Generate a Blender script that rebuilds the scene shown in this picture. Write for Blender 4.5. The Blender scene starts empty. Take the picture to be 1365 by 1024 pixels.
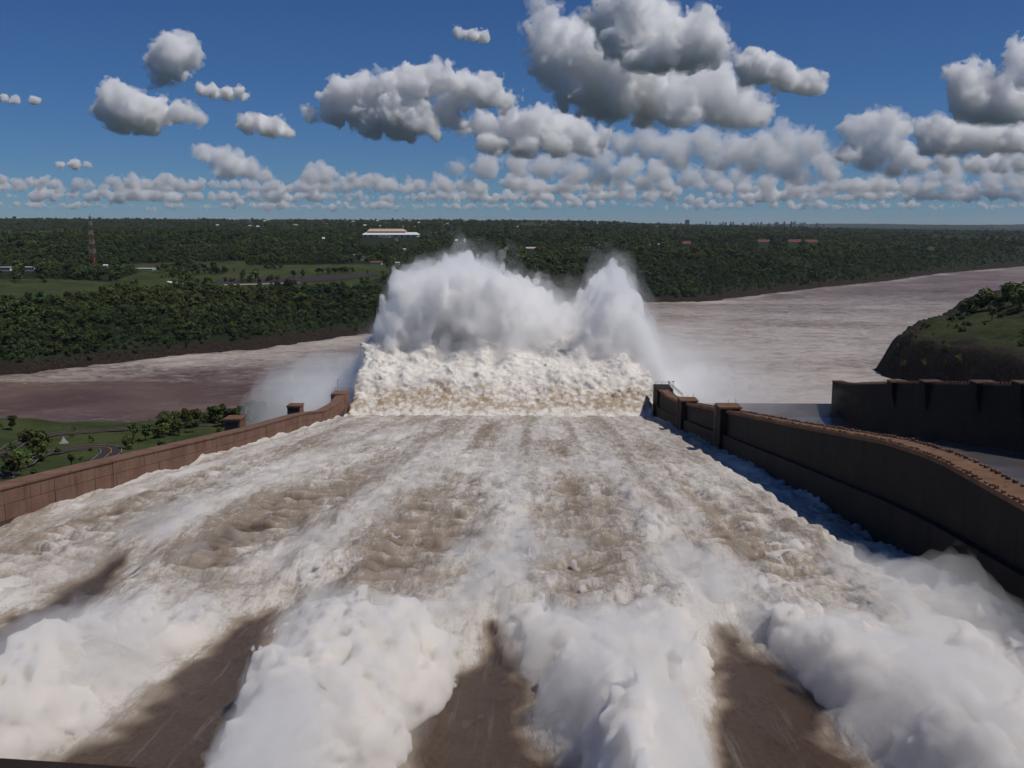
import bpy, math, random, time
import numpy as np
from mathutils import Vector
T0 = time.time()
random.seed(7); RNG = np.random.default_rng(11)
scene = bpy.context.scene
COL = scene.collection

# ------------------------------------------------------------------ camera
# metres; z = 0 is the river, +Y runs down the spillway chute, the camera stands on the dam crest at x = y = 0
F, CX, CY, CAMZ = 1311.0, 682.5, 512.0, 118.0
PITCH, YAW = math.atan((512 - 297) / F), math.radians(1.53)
cam = bpy.data.cameras.new('camera'); camo = bpy.data.objects.new('camera', cam); COL.objects.link(camo)
cam.sensor_width = 36.0; cam.lens = 36.0 * F / 1365.0
cam.clip_start = 0.1; cam.clip_end = 400000.0
camo.location = (0, 0, CAMZ); camo.rotation_euler = (math.pi / 2 - PITCH, 0, YAW)
scene.camera = camo

# ------------------------------------------------------------------ sky, sun, exposure
SUN_EL, SUN_AZ = math.radians(59), math.radians(104)     # azimuth clockwise from +Y: high, from the right
w = bpy.data.worlds.new('World'); scene.world = w; w.use_nodes = True
nt = w.node_tree; nt.nodes.clear()
sky = nt.nodes.new('ShaderNodeTexSky'); sky.sky_type = 'NISHITA'; sky.sun_disc = False
sky.sun_elevation = SUN_EL; sky.sun_rotation = SUN_AZ
sky.altitude = 1500; sky.air_density = 1.0; sky.dust_density = 0.0; sky.ozone_density = 6.0
bg = nt.nodes.new('ShaderNodeBackground'); bg.inputs['Strength'].default_value = 0.064
out = nt.nodes.new('ShaderNodeOutputWorld')
grade = nt.nodes.new('ShaderNodeMix'); grade.data_type = 'RGBA'; grade.blend_type = 'MULTIPLY'; grade.inputs[0].default_value = 1.0
grade.inputs[7].default_value = (0.50, 0.79, 1.17, 1)      # the camera's deep blue
nt.links.new(sky.outputs[0], grade.inputs[6]); nt.links.new(grade.outputs[2], bg.inputs[0]); nt.links.new(bg.outputs[0], out.inputs[0])
sl = bpy.data.lights.new('sun', 'SUN'); sl.energy = 4.2; sl.angle = math.radians(0.53); sl.color = (1.0, 0.95, 0.87)
so = bpy.data.objects.new('sun', sl); COL.objects.link(so)
SUNV = Vector((math.sin(SUN_AZ) * math.cos(SUN_EL), math.cos(SUN_AZ) * math.cos(SUN_EL), math.sin(SUN_EL)))
so.rotation_euler = SUNV.to_track_quat('Z', 'Y').to_euler(); so.location = (400, 200, 500)
vs = scene.view_settings; vs.view_transform = 'Standard'; vs.look = 'None'; vs.gamma = 1.0; vs.use_curve_mapping = False
vs.exposure = -0.52
scene.render.engine = 'CYCLES'
cy = scene.cycles
cy.max_bounces = 24; cy.diffuse_bounces = 3; cy.glossy_bounces = 3; cy.transmission_bounces = 2
cy.volume_bounces = 22; cy.transparent_max_bounces = 48
cy.use_denoising = True; cy.use_adaptive_sampling = True; cy.adaptive_threshold = 0.04
cy.caustics_reflective = False; cy.caustics_refractive = False

# ------------------------------------------------------------------ projection helpers (photo pixel -> point)
_fw = np.array([-math.sin(YAW) * math.cos(PITCH), math.cos(YAW) * math.cos(PITCH), -math.sin(PITCH)])
_rt = np.array([math.cos(YAW), math.sin(YAW), 0.0]); _up = np.cross(_rt, _fw); _C = np.array([0, 0, CAMZ])
def ray(px, py): return _fw + _rt * (px - CX) / F + _up * (CY - py) / F
def at_z(px, py, z): r = ray(px, py); return _C + r * (z - CAMZ) / r[2]
def at_x(px, py, x): r = ray(px, py); return _C + r * x / r[0]
def at_y(px, py, y): r = ray(px, py); return _C + r * y / r[1]
def proj(P):
    d = np.asarray(P, float) - _C; z = d @ _fw
    return np.stack([CX + F * (d @ _rt) / z, CY - F * (d @ _up) / z, z], -1)

# ------------------------------------------------------------------ noise
def _hash(ix, iy, iz, s):
    U = np.uint32
    h = ix.astype(U) * U(374761393) + iy.astype(U) * U(668265263) + iz.astype(U) * U(2147483629) + U((s * 974711 + 12345) & 0xffffffff)
    h = (h ^ (h >> U(13))) * U(1274126177); h = (h ^ (h >> U(16))) * U(2246822519)
    return ((h ^ (h >> U(15))) & U(0xffffff)).astype(np.float32) * np.float32(1 / 16777215.0)
def vnoise(x, y, z=0.0, s=0):
    """smooth value noise, -1..1"""
    x = np.asarray(x, np.float32); y = np.asarray(y, np.float32); z = np.zeros_like(x) + np.float32(z) if np.isscalar(z) else np.asarray(z, np.float32)
    fx, fy, fz = np.floor(x), np.floor(y), np.floor(z)
    ix, iy, iz = fx.astype(np.int32), fy.astype(np.int32), fz.astype(np.int32)
    u, v, t = x - fx, y - fy, z - fz
    u = u * u * u * (u * (u * 6 - 15) + 10); v = v * v * v * (v * (v * 6 - 15) + 10); t = t * t * t * (t * (t * 6 - 15) + 10)
    def L(dz):
        a = _hash(ix, iy, iz + dz, s); b = _hash(ix + 1, iy, iz + dz, s); c = _hash(ix, iy + 1, iz + dz, s); d = _hash(ix + 1, iy + 1, iz + dz, s)
        return (a + (b - a) * u) * (1 - v) + (c + (d - c) * u) * v
    if np.ptp(z) == 0 and t.flat[0] == 0: r = L(0)
    else: r = L(0) * (1 - t) + L(1) * t
    return r * 2 - 1
def fbm(x, y, z=0.0, o=4, s=0, gain=0.5):
    a, r, f = 1.0, 0.0, 1.0
    for i in range(o):
        zz = z * f + 3.7 * i if not np.isscalar(z) or z != 0 else 0.0
        r = r + a * vnoise(x * f + 17.3 * i, y * f - 9.1 * i, zz, s + i); a *= gain; f *= 2.03
    return r
def worley(x, y, z, s=0):
    """distance to the nearest feature point of a jittered lattice"""
    x, y, z = (np.asarray(q, np.float32) for q in (x, y, z))
    fx, fy, fz = np.floor(x).astype(np.int32), np.floor(y).astype(np.int32), np.floor(z).astype(np.int32)
    best = np.full(x.shape, 9.0, np.float32)
    for i in (-1, 0, 1):
        for j in (-1, 0, 1):
            for k in (-1, 0, 1):
                a, b, c = fx + i, fy + j, fz + k
                d = (a + _hash(a, b, c, s) - x) ** 2 + (b + _hash(a, b, c, s + 1) - y) ** 2 + (c + _hash(a, b, c, s + 2) - z) ** 2
                np.minimum(best, d, out=best)
    return np.sqrt(best)
def sstep(a, b, x):
    t = np.clip((x - a) / (b - a), 0, 1); return t * t * (3 - 2 * t)

# ------------------------------------------------------------------ mesh helpers
def mesh_np(name, V, Q, attrs=None, smooth=True):
    V = np.asarray(V, np.float32); Q = np.asarray(Q, np.int32); n = Q.shape[1]
    me = bpy.data.meshes.new(name)
    me.vertices.add(len(V)); me.vertices.foreach_set('co', V.ravel())
    me.loops.add(Q.size); me.loops.foreach_set('vertex_index', Q.ravel())
    me.polygons.add(len(Q)); me.polygons.foreach_set('loop_start', np.arange(0, Q.size, n, dtype=np.int32))
    me.polygons.foreach_set('use_smooth', np.full(len(Q), smooth))
    for k, a in (attrs or {}).items():
        at = me.attributes.new(k, 'FLOAT', 'POINT'); at.data.foreach_set('value', np.asarray(a, np.float32).ravel())
    me.update(calc_edges=True)
    return me
def grid_quads(nu, nv):
    i = np.arange(nu * nv).reshape(nu, nv)
    return np.stack([i[:-1, :-1], i[1:, :-1], i[1:, 1:], i[:-1, 1:]], -1).reshape(-1, 4)
def surface_nets(D, org, h):
    """closed quad mesh of the D = 0 surface, D > 0 inside"""
    D = D.astype(np.float32).copy()
    for ax in range(3):
        sl0 = [slice(None)] * 3; sl0[ax] = 0; D[tuple(sl0)] = -abs(D[tuple(sl0)]) - 1e-3
        sl0[ax] = -1; D[tuple(sl0)] = -abs(D[tuple(sl0)]) - 1e-3
    S = D > 0
    nx, ny, nz = D.shape
    c = np.zeros((nx - 1, ny - 1, nz - 1), np.int8)
    for i in (0, 1):
        for j in (0, 1):
            for k in (0, 1): c += S[i:nx - 1 + i, j:ny - 1 + j, k:nz - 1 + k]
    act = (c > 0) & (c < 8)
    I, J, K = np.nonzero(act)
    idx = np.full(act.shape, -1, np.int32); idx[I, J, K] = np.arange(len(I))
    P = np.zeros((len(I), 3), np.float32); N = np.zeros(len(I), np.float32)
    cor = [(0,0,0),(1,0,0),(0,1,0),(1,1,0),(0,0,1),(1,0,1),(0,1,1),(1,1,1)]
    val = [D[I + a, J + b, K + d] for a, b, d in cor]
    for a in range(8):
        for ax in range(3):
            b = a | (1 << ax)
            if b == a: continue
            va, vb = val[a], val[b]; m = (va > 0) != (vb > 0)
            t = np.where(m, va / np.where(m, va - vb, 1), 0)
            p = np.zeros((len(I), 3), np.float32) + np.array(cor[a], np.float32); p[:, ax] += t
            P[m] += p[m]; N[m] += 1
    P = P / N[:, None] + np.stack([I, J, K], 1)
    Q = []
    for ax in range(3):
        b, d = (ax + 1) % 3, (ax + 2) % 3
        lo = [slice(None)] * 3; hi = [slice(None)] * 3
        lo[ax] = slice(0, -1); hi[ax] = slice(1, None)
        s0, s1 = S[tuple(lo)], S[tuple(hi)]
        e = np.argwhere(s0 != s1)
        e = e[(e[:, b] > 0) & (e[:, d] > 0)]
        o = s0[e[:, 0], e[:, 1], e[:, 2]]
        def g(ob, od):
            q = e.copy(); q[:, b] -= ob; q[:, d] -= od
            return idx[q[:, 0], q[:, 1], q[:, 2]]
        q = np.stack([g(1, 1), g(0, 1), g(0, 0), g(1, 0)], 1)
        q[~o] = q[~o][:, ::-1]
        Q.append(q)
    return P * h + np.asarray(org, np.float32), np.concatenate(Q)

class MB:
    """collects boxes, prisms and tubes; build() links them as one mesh object"""
    def __init__(s): s.v = []; s.f = []
    def hexa(s, p):
        n = len(s.v); s.v += [tuple(map(float, q)) for q in p]
        s.f += [(n, n+3, n+2, n+1), (n+4, n+5, n+6, n+7), (n, n+1, n+5, n+4), (n+1, n+2, n+6, n+5), (n+2, n+3, n+7, n+6), (n+3, n, n+4, n+7)]
        return s
    def box(s, x0, x1, y0, y1, z0, z1):
        return s.hexa([(x0,y0,z0),(x1,y0,z0),(x1,y1,z0),(x0,y1,z0),(x0,y0,z1),(x1,y0,z1),(x1,y1,z1),(x0,y1,z1)])
    def bar(s, a, b, r, n=6, r2=None):
        a, b = Vector([float(c) for c in a]), Vector([float(c) for c in b]); d = (b - a).normalized(); r = float(r); r2 = r if r2 is None else float(r2)
        u = d.orthogonal().normalized(); w_ = d.cross(u); k = len(s.v)
        for c, rr in ((a, r), (b, r2)):
            for i in range(n):
                t = 2 * math.pi * i / n; s.v.append(tuple(c + rr * (math.cos(t) * u + math.sin(t) * w_)))
        for i in range(n):
            j = (i + 1) % n; s.f.append((k + i, k + j, k + n + j, k + n + i))
        s.f.append(tuple(k + i for i in reversed(range(n)))); s.f.append(tuple(k + n + i for i in range(n)))
        return s
    def strip(s, pts_a, pts_b):
        """quad strip between two polylines"""
        n = len(s.v); m = len(pts_a); s.v += [tuple(map(float, p)) for p in pts_a] + [tuple(map(float, p)) for p in pts_b]
        s.f += [(n + i, n + i + 1, n + m + i + 1, n + m + i) for i in range(m - 1)]
        return s
    def loft(s, secs):
        """closed tube through cross-sections (equal point counts), capped"""
        n = len(s.v); m = len(secs[0])
        for c in secs: s.v += [tuple(map(float, p)) for p in c]
        for i in range(len(secs) - 1):
            for j in range(m):
                k = (j + 1) % m; s.f.append((n + i*m + j, n + i*m + k, n + (i+1)*m + k, n + (i+1)*m + j))
        s.f.append(tuple(n + j for j in reversed(range(m)))); s.f.append(tuple(n + (len(secs)-1)*m + j for j in range(m)))
        return s
    def mesh(s, name):
        me = bpy.data.meshes.new(name); me.from_pydata(s.v, [], s.f); me.update(); return me
    def build(s, name, mat, parent=None): return link(name, s.mesh(name), mat, parent)
def link(name, me, mat=None, parent=None):
    o = bpy.data.objects.new(name, me); COL.objects.link(o)
    if mat is not None and me is not None and not me.materials: me.materials.append(mat)
    if parent is not None: o.parent = parent
    return o
def tag(o, label=None, cat=None, group=None, kind=None):
    if label: o['label'] = label
    if cat: o['category'] = cat
    if group: o['group'] = group
    if kind: o['kind'] = kind
    return o
def thing(name, loc, label, cat, group=None, rz=0.0):
    o = bpy.data.objects.new(name, None); COL.objects.link(o); o.location = [float(c) for c in loc]; o.rotation_euler = (0, 0, rz)
    o.empty_display_size = 1.0
    return tag(o, label, cat, group)

# ------------------------------------------------------------------ material helpers
class NT:
    def __init__(s, name):
        s.m = bpy.data.materials.new(name); s.m.use_nodes = True; s.t = s.m.node_tree; s.t.nodes.clear()
        s.out = s.t.nodes.new('ShaderNodeOutputMaterial')
    def n(s, typ, **kw):
        nd = s.t.nodes.new(typ)
        for k, v in kw.items():
            if k in nd.inputs.keys() or isinstance(k, int): s.set(nd.inputs[k], v)
            else: setattr(nd, k, v)
        return nd
    def set(s, inp, v):
        if hasattr(v, 'is_linked') or hasattr(v, 'links'): s.t.links.new(v, inp)
        else: inp.default_value = v
    def math(s, op, a, b=None, c=None, clamp=False):
        nd = s.t.nodes.new('ShaderNodeMath'); nd.operation = op; nd.use_clamp = clamp
        for i, v in enumerate((a, b, c)):
            if v is not None: s.set(nd.inputs[i], v)
        return nd.outputs[0]
    def mix(s, f, a, b):
        nd = s.t.nodes.new('ShaderNodeMix'); nd.data_type = 'RGBA'
        s.set(nd.inputs[0], f); s.set(nd.inputs[6], a if not isinstance(a, tuple) else (*a, 1)[:4]); s.set(nd.inputs[7], b if not isinstance(b, tuple) else (*b, 1)[:4])
        return nd.outputs[2]
    def pos(s, scale=(1, 1, 1), rot=(0, 0, 0), obj=False):
        if obj: src = s.t.nodes.new('ShaderNodeTexCoord').outputs['Object']
        else: src = s.t.nodes.new('ShaderNodeNewGeometry').outputs['Position']
        mp = s.t.nodes.new('ShaderNodeMapping'); s.t.links.new(src, mp.inputs[0])
        mp.inputs['Scale'].default_value = scale; mp.inputs['Rotation'].default_value = rot
        return mp.outputs[0]
    def noise(s, vec, scale, detail=4, rough=0.55, dist=0.0):
        nd = s.t.nodes.new('ShaderNodeTexNoise'); s.t.links.new(vec, nd.inputs['Vector'])
        nd.inputs['Scale'].default_value = scale; nd.inputs['Detail'].default_value = detail
        nd.inputs['Roughness'].default_value = rough; nd.inputs['Distortion'].default_value = dist
        return nd.outputs[0]
    def ramp(s, f, a, b, smooth=True):
        nd = s.t.nodes.new('ShaderNodeMapRange'); nd.interpolation_type = 'SMOOTHSTEP' if smooth else 'LINEAR'
        s.set(nd.inputs[0], f); s.set(nd.inputs[1], a); s.set(nd.inputs[2], b); return nd.outputs[0]
    def attr(s, name):
        nd = s.t.nodes.new('ShaderNodeAttribute'); nd.attribute_name = name; return nd.outputs['Fac']
    def bump(s, h, strength=0.5, dist=0.3):
        nd = s.t.nodes.new('ShaderNodeBump'); s.set(nd.inputs['Height'], h); nd.inputs['Strength'].default_value = strength
        nd.inputs['Distance'].default_value = dist; return nd.outputs[0]
    def bsdf(s, color, rough=0.8, normal=None, spec=0.3, **kw):
        b = s.t.nodes.new('ShaderNodeBsdfPrincipled')
        s.set(b.inputs['Base Color'], (*color, 1)[:4] if isinstance(color, tuple) else color)
        s.set(b.inputs['Roughness'], rough); b.inputs['Specular IOR Level'].default_value = spec
        if normal is not None: s.t.links.new(normal, b.inputs['Normal'])
        for k, v in kw.items(): s.set(b.inputs[k], v)
        s.t.links.new(b.outputs[0], s.out.inputs['Surface']); return s.m
def plain(name, color, rough=0.8, var=0.15, scale=0.5, spec=0.3):
    t = NT(name); n = t.noise(t.pos(), scale, 4)
    c = t.mix(t.ramp(n, 0.3, 0.7), tuple(c * (1 - var) for c in color), tuple(min(1, c * (1 + var)) for c in color))
    return t.bsdf(c, rough, spec=spec)
def vol_mat(name, density, color=(0.97, 0.97, 0.98), aniso=0.0):
    t = NT(name); v = t.t.nodes.new('ShaderNodeVolumePrincipled')
    v.inputs['Density'].default_value = density; v.inputs['Color'].default_value = (*color, 1)
    v.inputs['Anisotropy'].default_value = aniso
    t.t.links.new(v.outputs[0], t.out.inputs['Volume']); t.m.cycles.homogeneous_volume = True
    return t.m
M = {}

def foam_mat():
    # aerated spillway water: brown silt water under white foam; 'foam' is how aerated the water is
    t = NT('chute_water'); fo = t.attr('foam')
    st = t.noise(t.pos((1.0, 0.18, 0.6)), 0.95, 7, 0.66, 0.6)
    fine = t.noise(t.pos((1.0, 0.5, 1.0)), 2.6, 6, 0.68, 0.4)
    gr = t.noise(t.pos((0.8, 0.5, 1.0)), 7.0, 3, 0.6, 0.3)
    k = t.math('ADD', t.math('MULTIPLY', st, 0.56), t.math('ADD', t.math('MULTIPLY', fine, 0.34), t.math('MULTIPLY', gr, 0.10)))
    thr = t.math('SUBTRACT', 1.0, fo)
    f = t.ramp(t.math('SUBTRACT', k, thr), -0.13, 0.17)
    tone = t.noise(t.pos(), 0.08, 3)
    white = t.mix(t.ramp(tone, 0.3, 0.7), (0.53, 0.49, 0.45), (0.66, 0.62, 0.58))
    deep = t.mix(t.ramp(fine, 0.35, 0.65), (0.058, 0.034, 0.017), (0.082, 0.050, 0.027))
    deep = t.mix(t.ramp(fo, 0.2, 0.42), deep, (0.27, 0.215, 0.165))
    thr2 = t.noise(t.pos((1.0, 0.035, 0.3)), 1.5, 5, 0.6, 0.3); th = t.math('MULTIPLY', t.ramp(thr2, 0.56, 0.78), 0.16)
    f = t.math('MAXIMUM', f, th)
    c = t.mix(f, deep, white)
    h = t.math('ADD', t.math('MULTIPLY', st, 1.0), t.math('ADD', t.math('MULTIPLY', fine, 0.5), t.math('MULTIPLY', gr, 0.12)))
    r = t.math('ADD', 0.27, t.math('MULTIPLY', t.ramp(fo, 0.2, 0.4), 0.5))
    return t.bsdf(c, r, t.bump(h, 0.5, 0.7), 0.3)
M['chute_water'] = foam_mat()
def jet_mat():
    t = NT('jet_water'); fo = t.attr('foam')
    n1 = t.noise(t.pos((1, 1, 0.8)), 0.55, 6, 0.65, 0.5); n2 = t.noise(t.pos(), 2.2, 4, 0.6)
    k = t.math('ADD', t.math('MULTIPLY', n1, 0.6), t.math('MULTIPLY', n2, 0.4))
    f = t.ramp(t.math('SUBTRACT', k, t.math('SUBTRACT', 1.0, fo)), -0.12, 0.16)
    c = t.mix(f, (0.42, 0.32, 0.22), (0.80, 0.755, 0.69))
    return t.bsdf(c, 0.75, t.bump(k, 0.8, 0.8), 0.2)
M['jet_water'] = jet_mat()
def river_mat():
    t = NT('river_water'); fo = t.attr('foam')
    p = t.pos((1.0, 1.9, 1.0), (0, 0, math.radians(-38)))
    a = t.noise(p, 0.045, 6, 0.62, 1.2); b = t.noise(p, 0.3, 5, 0.6, 0.6)
    k = t.math('ADD', t.math('MULTIPLY', a, 0.55), t.math('MULTIPLY', b, 0.45))
    f = t.ramp(t.math('SUBTRACT', k, t.math('SUBTRACT', 1.0, fo)), -0.19, 0.24)
    big = t.noise(t.pos(), 0.012, 4, 0.5, 0.5)
    deep = t.mix(t.ramp(big, 0.35, 0.65), (0.095, 0.054, 0.036), (0.15, 0.095, 0.068))
    c = t.mix(f, deep, (0.54, 0.475, 0.415))
    return t.bsdf(c, 0.42, t.bump(k, 0.6, 1.0), 0.22)
M['river'] = river_mat()
def ground_mat():
    t = NT('ground'); g = t.attr('grass'); r = t.attr('rock')
    n = t.noise(t.pos(), 0.03, 6, 0.6); n2 = t.noise(t.pos(), 0.4, 5, 0.65)
    floor = t.mix(t.ramp(n, 0.35, 0.65), (0.012, 0.02, 0.009), (0.022, 0.03, 0.012))
    grass = t.mix(t.ramp(t.math('ADD', t.math('MULTIPLY', n, 0.6), t.math('MULTIPLY', n2, 0.4)), 0.38, 0.62), (0.026, 0.042, 0.012), (0.062, 0.074, 0.024))
    grass = t.mix(t.ramp(t.noise(t.pos(), 0.011, 5, 0.7), 0.56, 0.68), grass, (0.075, 0.05, 0.03))
    rock = t.mix(t.ramp(n2, 0.35, 0.7), (0.012, 0.009, 0.007), (0.042, 0.030, 0.022))
    c = t.mix(g, floor, grass); c = t.mix(r, c, rock)
    return t.bsdf(c, 0.95, t.bump(n2, 0.8, 1.0), 0.1)
M['ground'] = ground_mat()
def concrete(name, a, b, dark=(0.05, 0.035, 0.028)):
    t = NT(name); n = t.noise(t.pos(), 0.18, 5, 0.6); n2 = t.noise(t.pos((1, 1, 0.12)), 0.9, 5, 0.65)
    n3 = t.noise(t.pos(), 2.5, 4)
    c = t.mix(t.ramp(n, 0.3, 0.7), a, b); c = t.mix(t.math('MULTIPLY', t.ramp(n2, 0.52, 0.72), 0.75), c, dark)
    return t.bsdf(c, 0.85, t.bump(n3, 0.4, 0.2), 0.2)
M['concrete'] = concrete('stained_concrete', (0.155, 0.084, 0.056), (0.215, 0.125, 0.088), (0.06, 0.037, 0.028))
M['wet_concrete'] = concrete('wet_stained_concrete', (0.062, 0.042, 0.034), (0.10, 0.066, 0.052), (0.035, 0.026, 0.022))
M['dark_concrete'] = concrete('shade_toned_concrete', (0.020, 0.015, 0.012), (0.032, 0.024, 0.019), (0.012, 0.010, 0.009))  # near-black base colour: the shade on the divide walls' faces is put into it
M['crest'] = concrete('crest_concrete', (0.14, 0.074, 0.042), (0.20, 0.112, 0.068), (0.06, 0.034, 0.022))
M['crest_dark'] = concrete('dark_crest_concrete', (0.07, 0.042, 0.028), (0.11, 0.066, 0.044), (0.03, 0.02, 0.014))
M['recess'] = plain('joint_shadow_concrete', (0.05, 0.035, 0.028), 0.95)
M['steel'] = plain('grey_painted_steel', (0.25, 0.22, 0.19), 0.6)
M['rail'] = plain('weathered_rail', (0.22, 0.125, 0.07), 0.7)
def wet_mat():
    t = NT('wet_chute_floor'); n = t.noise(t.pos((1, 0.1, 1)), 0.5, 5, 0.6); n2 = t.noise(t.pos(), 0.06, 4)
    c = t.mix(t.ramp(n2, 0.35, 0.65), (0.075, 0.066, 0.062), (0.12, 0.105, 0.1)); c = t.mix(t.math('MULTIPLY', t.ramp(n, 0.5, 0.75), 0.6), c, (0.19, 0.165, 0.15))
    return t.bsdf(c, 0.3, t.bump(n, 0.15, 0.1), 0.45)
M['wet'] = wet_mat()
M['asphalt'] = plain('asphalt', (0.036, 0.028, 0.028), 0.9)
M['yellow'] = plain('yellow_line_paint', (0.32, 0.19, 0.05), 0.8); M['white_line'] = plain('white_line_paint', (0.2, 0.185, 0.17), 0.8)
M['white'] = plain('white_wall', (0.72, 0.70, 0.66), 0.8, 0.06); M['tan_roof'] = plain('tan_roof', (0.5, 0.4, 0.32), 0.8)
M['red_roof'] = plain('red_tile_roof', (0.16, 0.06, 0.04), 0.85); M['red_trim'] = plain('red_trim', (0.28, 0.06, 0.05), 0.8)
M['pane'] = plain('dark_window', (0.03, 0.035, 0.04), 0.25, spec=0.5)
M['tower_red'] = plain('red_tower_paint', (0.22, 0.06, 0.035), 0.6); M['tower_white'] = plain('white_tower_paint', (0.36, 0.33, 0.30), 0.6)
M['grey_wall'] = plain('grey_render', (0.30, 0.28, 0.27), 0.85); M['beige_wall'] = plain('beige_render', (0.45, 0.38, 0.31), 0.85)
def leaf_mat(name, a, b):
    t = NT(name); oi = t.t.nodes.new('ShaderNodeObjectInfo'); n = t.noise(t.pos(), 0.35, 3)
    c = t.mix(t.ramp(n, 0.3, 0.7), a, b)
    c = t.mix(t.math('MULTIPLY', t.ramp(t.noise(t.pos(), 0.006, 4, 0.6), 0.42, 0.66), 0.7), c, (0.085, 0.10, 0.022))
    hs = t.t.nodes.new('ShaderNodeHueSaturation'); t.t.links.new(c, hs.inputs['Color'])
    t.t.links.new(t.math('ADD', 0.47, t.math('MULTIPLY', oi.outputs['Random'], 0.05)), hs.inputs['Hue'])
    t.t.links.new(t.math('ADD', 0.5, t.math('MULTIPLY', oi.outputs['Random'], 1.15)), hs.inputs['Value'])
    return t.bsdf(hs.outputs[0], 0.7, None, 0.2)
M['leaf'] = leaf_mat('leaves', (0.021, 0.041, 0.010), (0.052, 0.078, 0.018))
M['bark'] = plain('bark', (0.09, 0.065, 0.045), 0.95)
#@@STRUCTURE
# ------------------------------------------------------------------ terrain
BANK = np.array([(-2600, -500), (-1500, 100), (-900, 350), (-600, 560), (-418, 745), (-374, 803), (-317, 875), (-261, 920), (-214, 1000), (-120, 1130), (20, 1330), (150, 1478),
                 (215, 1490), (262, 1500), (300, 1560), (531, 1843), (708, 2037), (936, 2343), (1334, 2756), (1800, 3100), (2800, 3700), (6500, 5200)], float)
def bank_dist(x, y):
    """signed distance to the far bank's waterline, positive inland"""
    best = np.full(x.shape, 1e18); sg = np.ones(x.shape)
    for a, b in zip(BANK[:-1], BANK[1:]):
        d = b - a; t = np.clip(((x - a[0]) * d[0] + (y - a[1]) * d[1]) / (d @ d), 0, 1)
        qx, qy = x - a[0] - t * d[0], y - a[1] - t * d[1]; r = qx * qx + qy * qy
        c = d[0] * (y - a[1]) - d[1] * (x - a[0])
        m = r < best - 1e-6; best = np.where(m, r, best); sg = np.where(m, np.sign(c), sg)
    return np.sqrt(best) * sg
def hill_coast(y): return 274 + np.maximum(0, y - 800) * 0.8 + np.maximum(0, 770 - y) * 0.12 + 5 * vnoise(y * 0.03, y * 0, 0.0, 5)
def shore_y(x): return np.interp(x, [-700, -420, -320, -220, -150, -80], [420, 535, 565, 560, 588, 560]) + 5 * vnoise(x * 0.05, x * 0, 0.0, 8)
def land(x, y):
    x = np.asarray(x, float); y = np.asarray(y, float)
    s0 = bank_dist(x, y); wob = 9 * fbm(x * 0.02, y * 0.02, o=3, s=3); s = s0 + wob * sstep(0, 60, abs(s0)) + 3 * fbm(x * 0.08, y * 0.08, o=2, s=31)
    r = np.hypot(x, y); pxa = CX + F * np.tan(np.arctan2(x, np.maximum(y, 1)) + YAW)
    ridge = CAMZ - 8 + (297 - np.interp(pxa, [-400, 100, 600, 760, 915, 1100, 1365, 1800], [292, 293, 294, 295, 300, 305, 309.5, 310])) / F * 6800
    fr = np.clip((r - 1350) / 5300, 0, 1) ** 0.72
    roll = fbm(x * 0.0011, y * 0.0011, o=4, s=21) * 9 * sstep(1100, 2600, r)
    plateau = 40 + (ridge - 40) * fr + roll * (1 - 0.5 * fr)
    plateau = plateau - np.maximum(0, r - 7000) * 0.0042 + np.exp(-((r - 23000) / 2600) ** 2) * sstep(850, 1050, pxa) * (30 + np.maximum(0, r - 7000) * 0.0042 + 25 * fbm(x * .0003, y * .0003, o=3, s=33) - plateau * .3)
    head = 1 + 0.15 * np.exp(-((x - 250) ** 2 + (y - 1530) ** 2) / 80 ** 2)
    far = np.where(s < 0, -8 * np.clip(-s / 14, 0, 1), np.clip(s / 14, 0, 1) * 5 + (plateau - 5) * np.clip((s - 10) / 170, 0, 1) ** 0.75 * head)
    ns = shore_y(x) - y; zy = np.interp(y, [60, 250, 340, 430, 520, 560, 600], [58, 38, 25.5, 15, 9.5, 6, 4])
    near = np.where(ns > 0, np.minimum(zy, ns * 0.35) + 1.2 * fbm(x * 0.03, y * 0.03, o=3, s=6), -8 * np.clip(-ns / 14, 0, 1))
    near = np.where((x < -79.5), near, -8 * np.clip((x + 79.5) / 6, 0, 1) + near * (1 - np.clip((x + 79.5) / 6, 0, 1)))
    hc = x - hill_coast(y); hs = np.clip(hc / 17, 0, 1) ** 0.8
    top = 31 + np.clip((x - 300) / 110, 0, 1) * 18 + np.clip((x - 430) / 300, 0, 1) * 14 - np.clip((650 - y) / 250, 0, 1) * 22 + 2.2 * fbm(x * 0.02, y * 0.02, o=4, s=44)
    hill = np.where(hc > 0, hs * top + 2 * fbm(x * 0.07, y * 0.07, o=3, s=45) * hs, -8 * np.clip(-hc / 14, 0, 1))
    third = np.where((x > 140) & (y < 430), np.interp(y, [60, 150, 250, 430], [80, 78, 62, 26]) * np.clip((430 - y) / 30, 0, 1) - 6, -8)
    return np.maximum(np.maximum(far, near), np.maximum(hill, third)), s, ns, hc
def land_z(x, y): return float(land(np.array([x]), np.array([y]))[0][0])
def hit(px, py, t0=300.0, t1=30000.0):
    """first point where the view ray of a photo pixel meets the ground"""
    t = np.geomspace(t0, t1, 1500); P = _C + ray(px, py) * t[:, None]
    z = land(P[:, 0], P[:, 1])[0]; k = np.argmax(P[:, 2] < z)
    return np.array([P[k, 0], P[k, 1], z[k]])
rr = np.concatenate([np.arange(90, 420, 6), np.arange(420, 1150, 5), np.arange(1150, 2300, 11), np.geomspace(2300, 60000, 150)])
aa = np.radians(np.linspace(-52, 52, 430))
R_, A_ = np.meshgrid(rr, aa, indexing='ij'); tx, ty = (R_ * np.sin(A_)).ravel(), (R_ * np.cos(A_)).ravel()
tz, ts, tns, thc = land(tx, ty)
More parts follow.
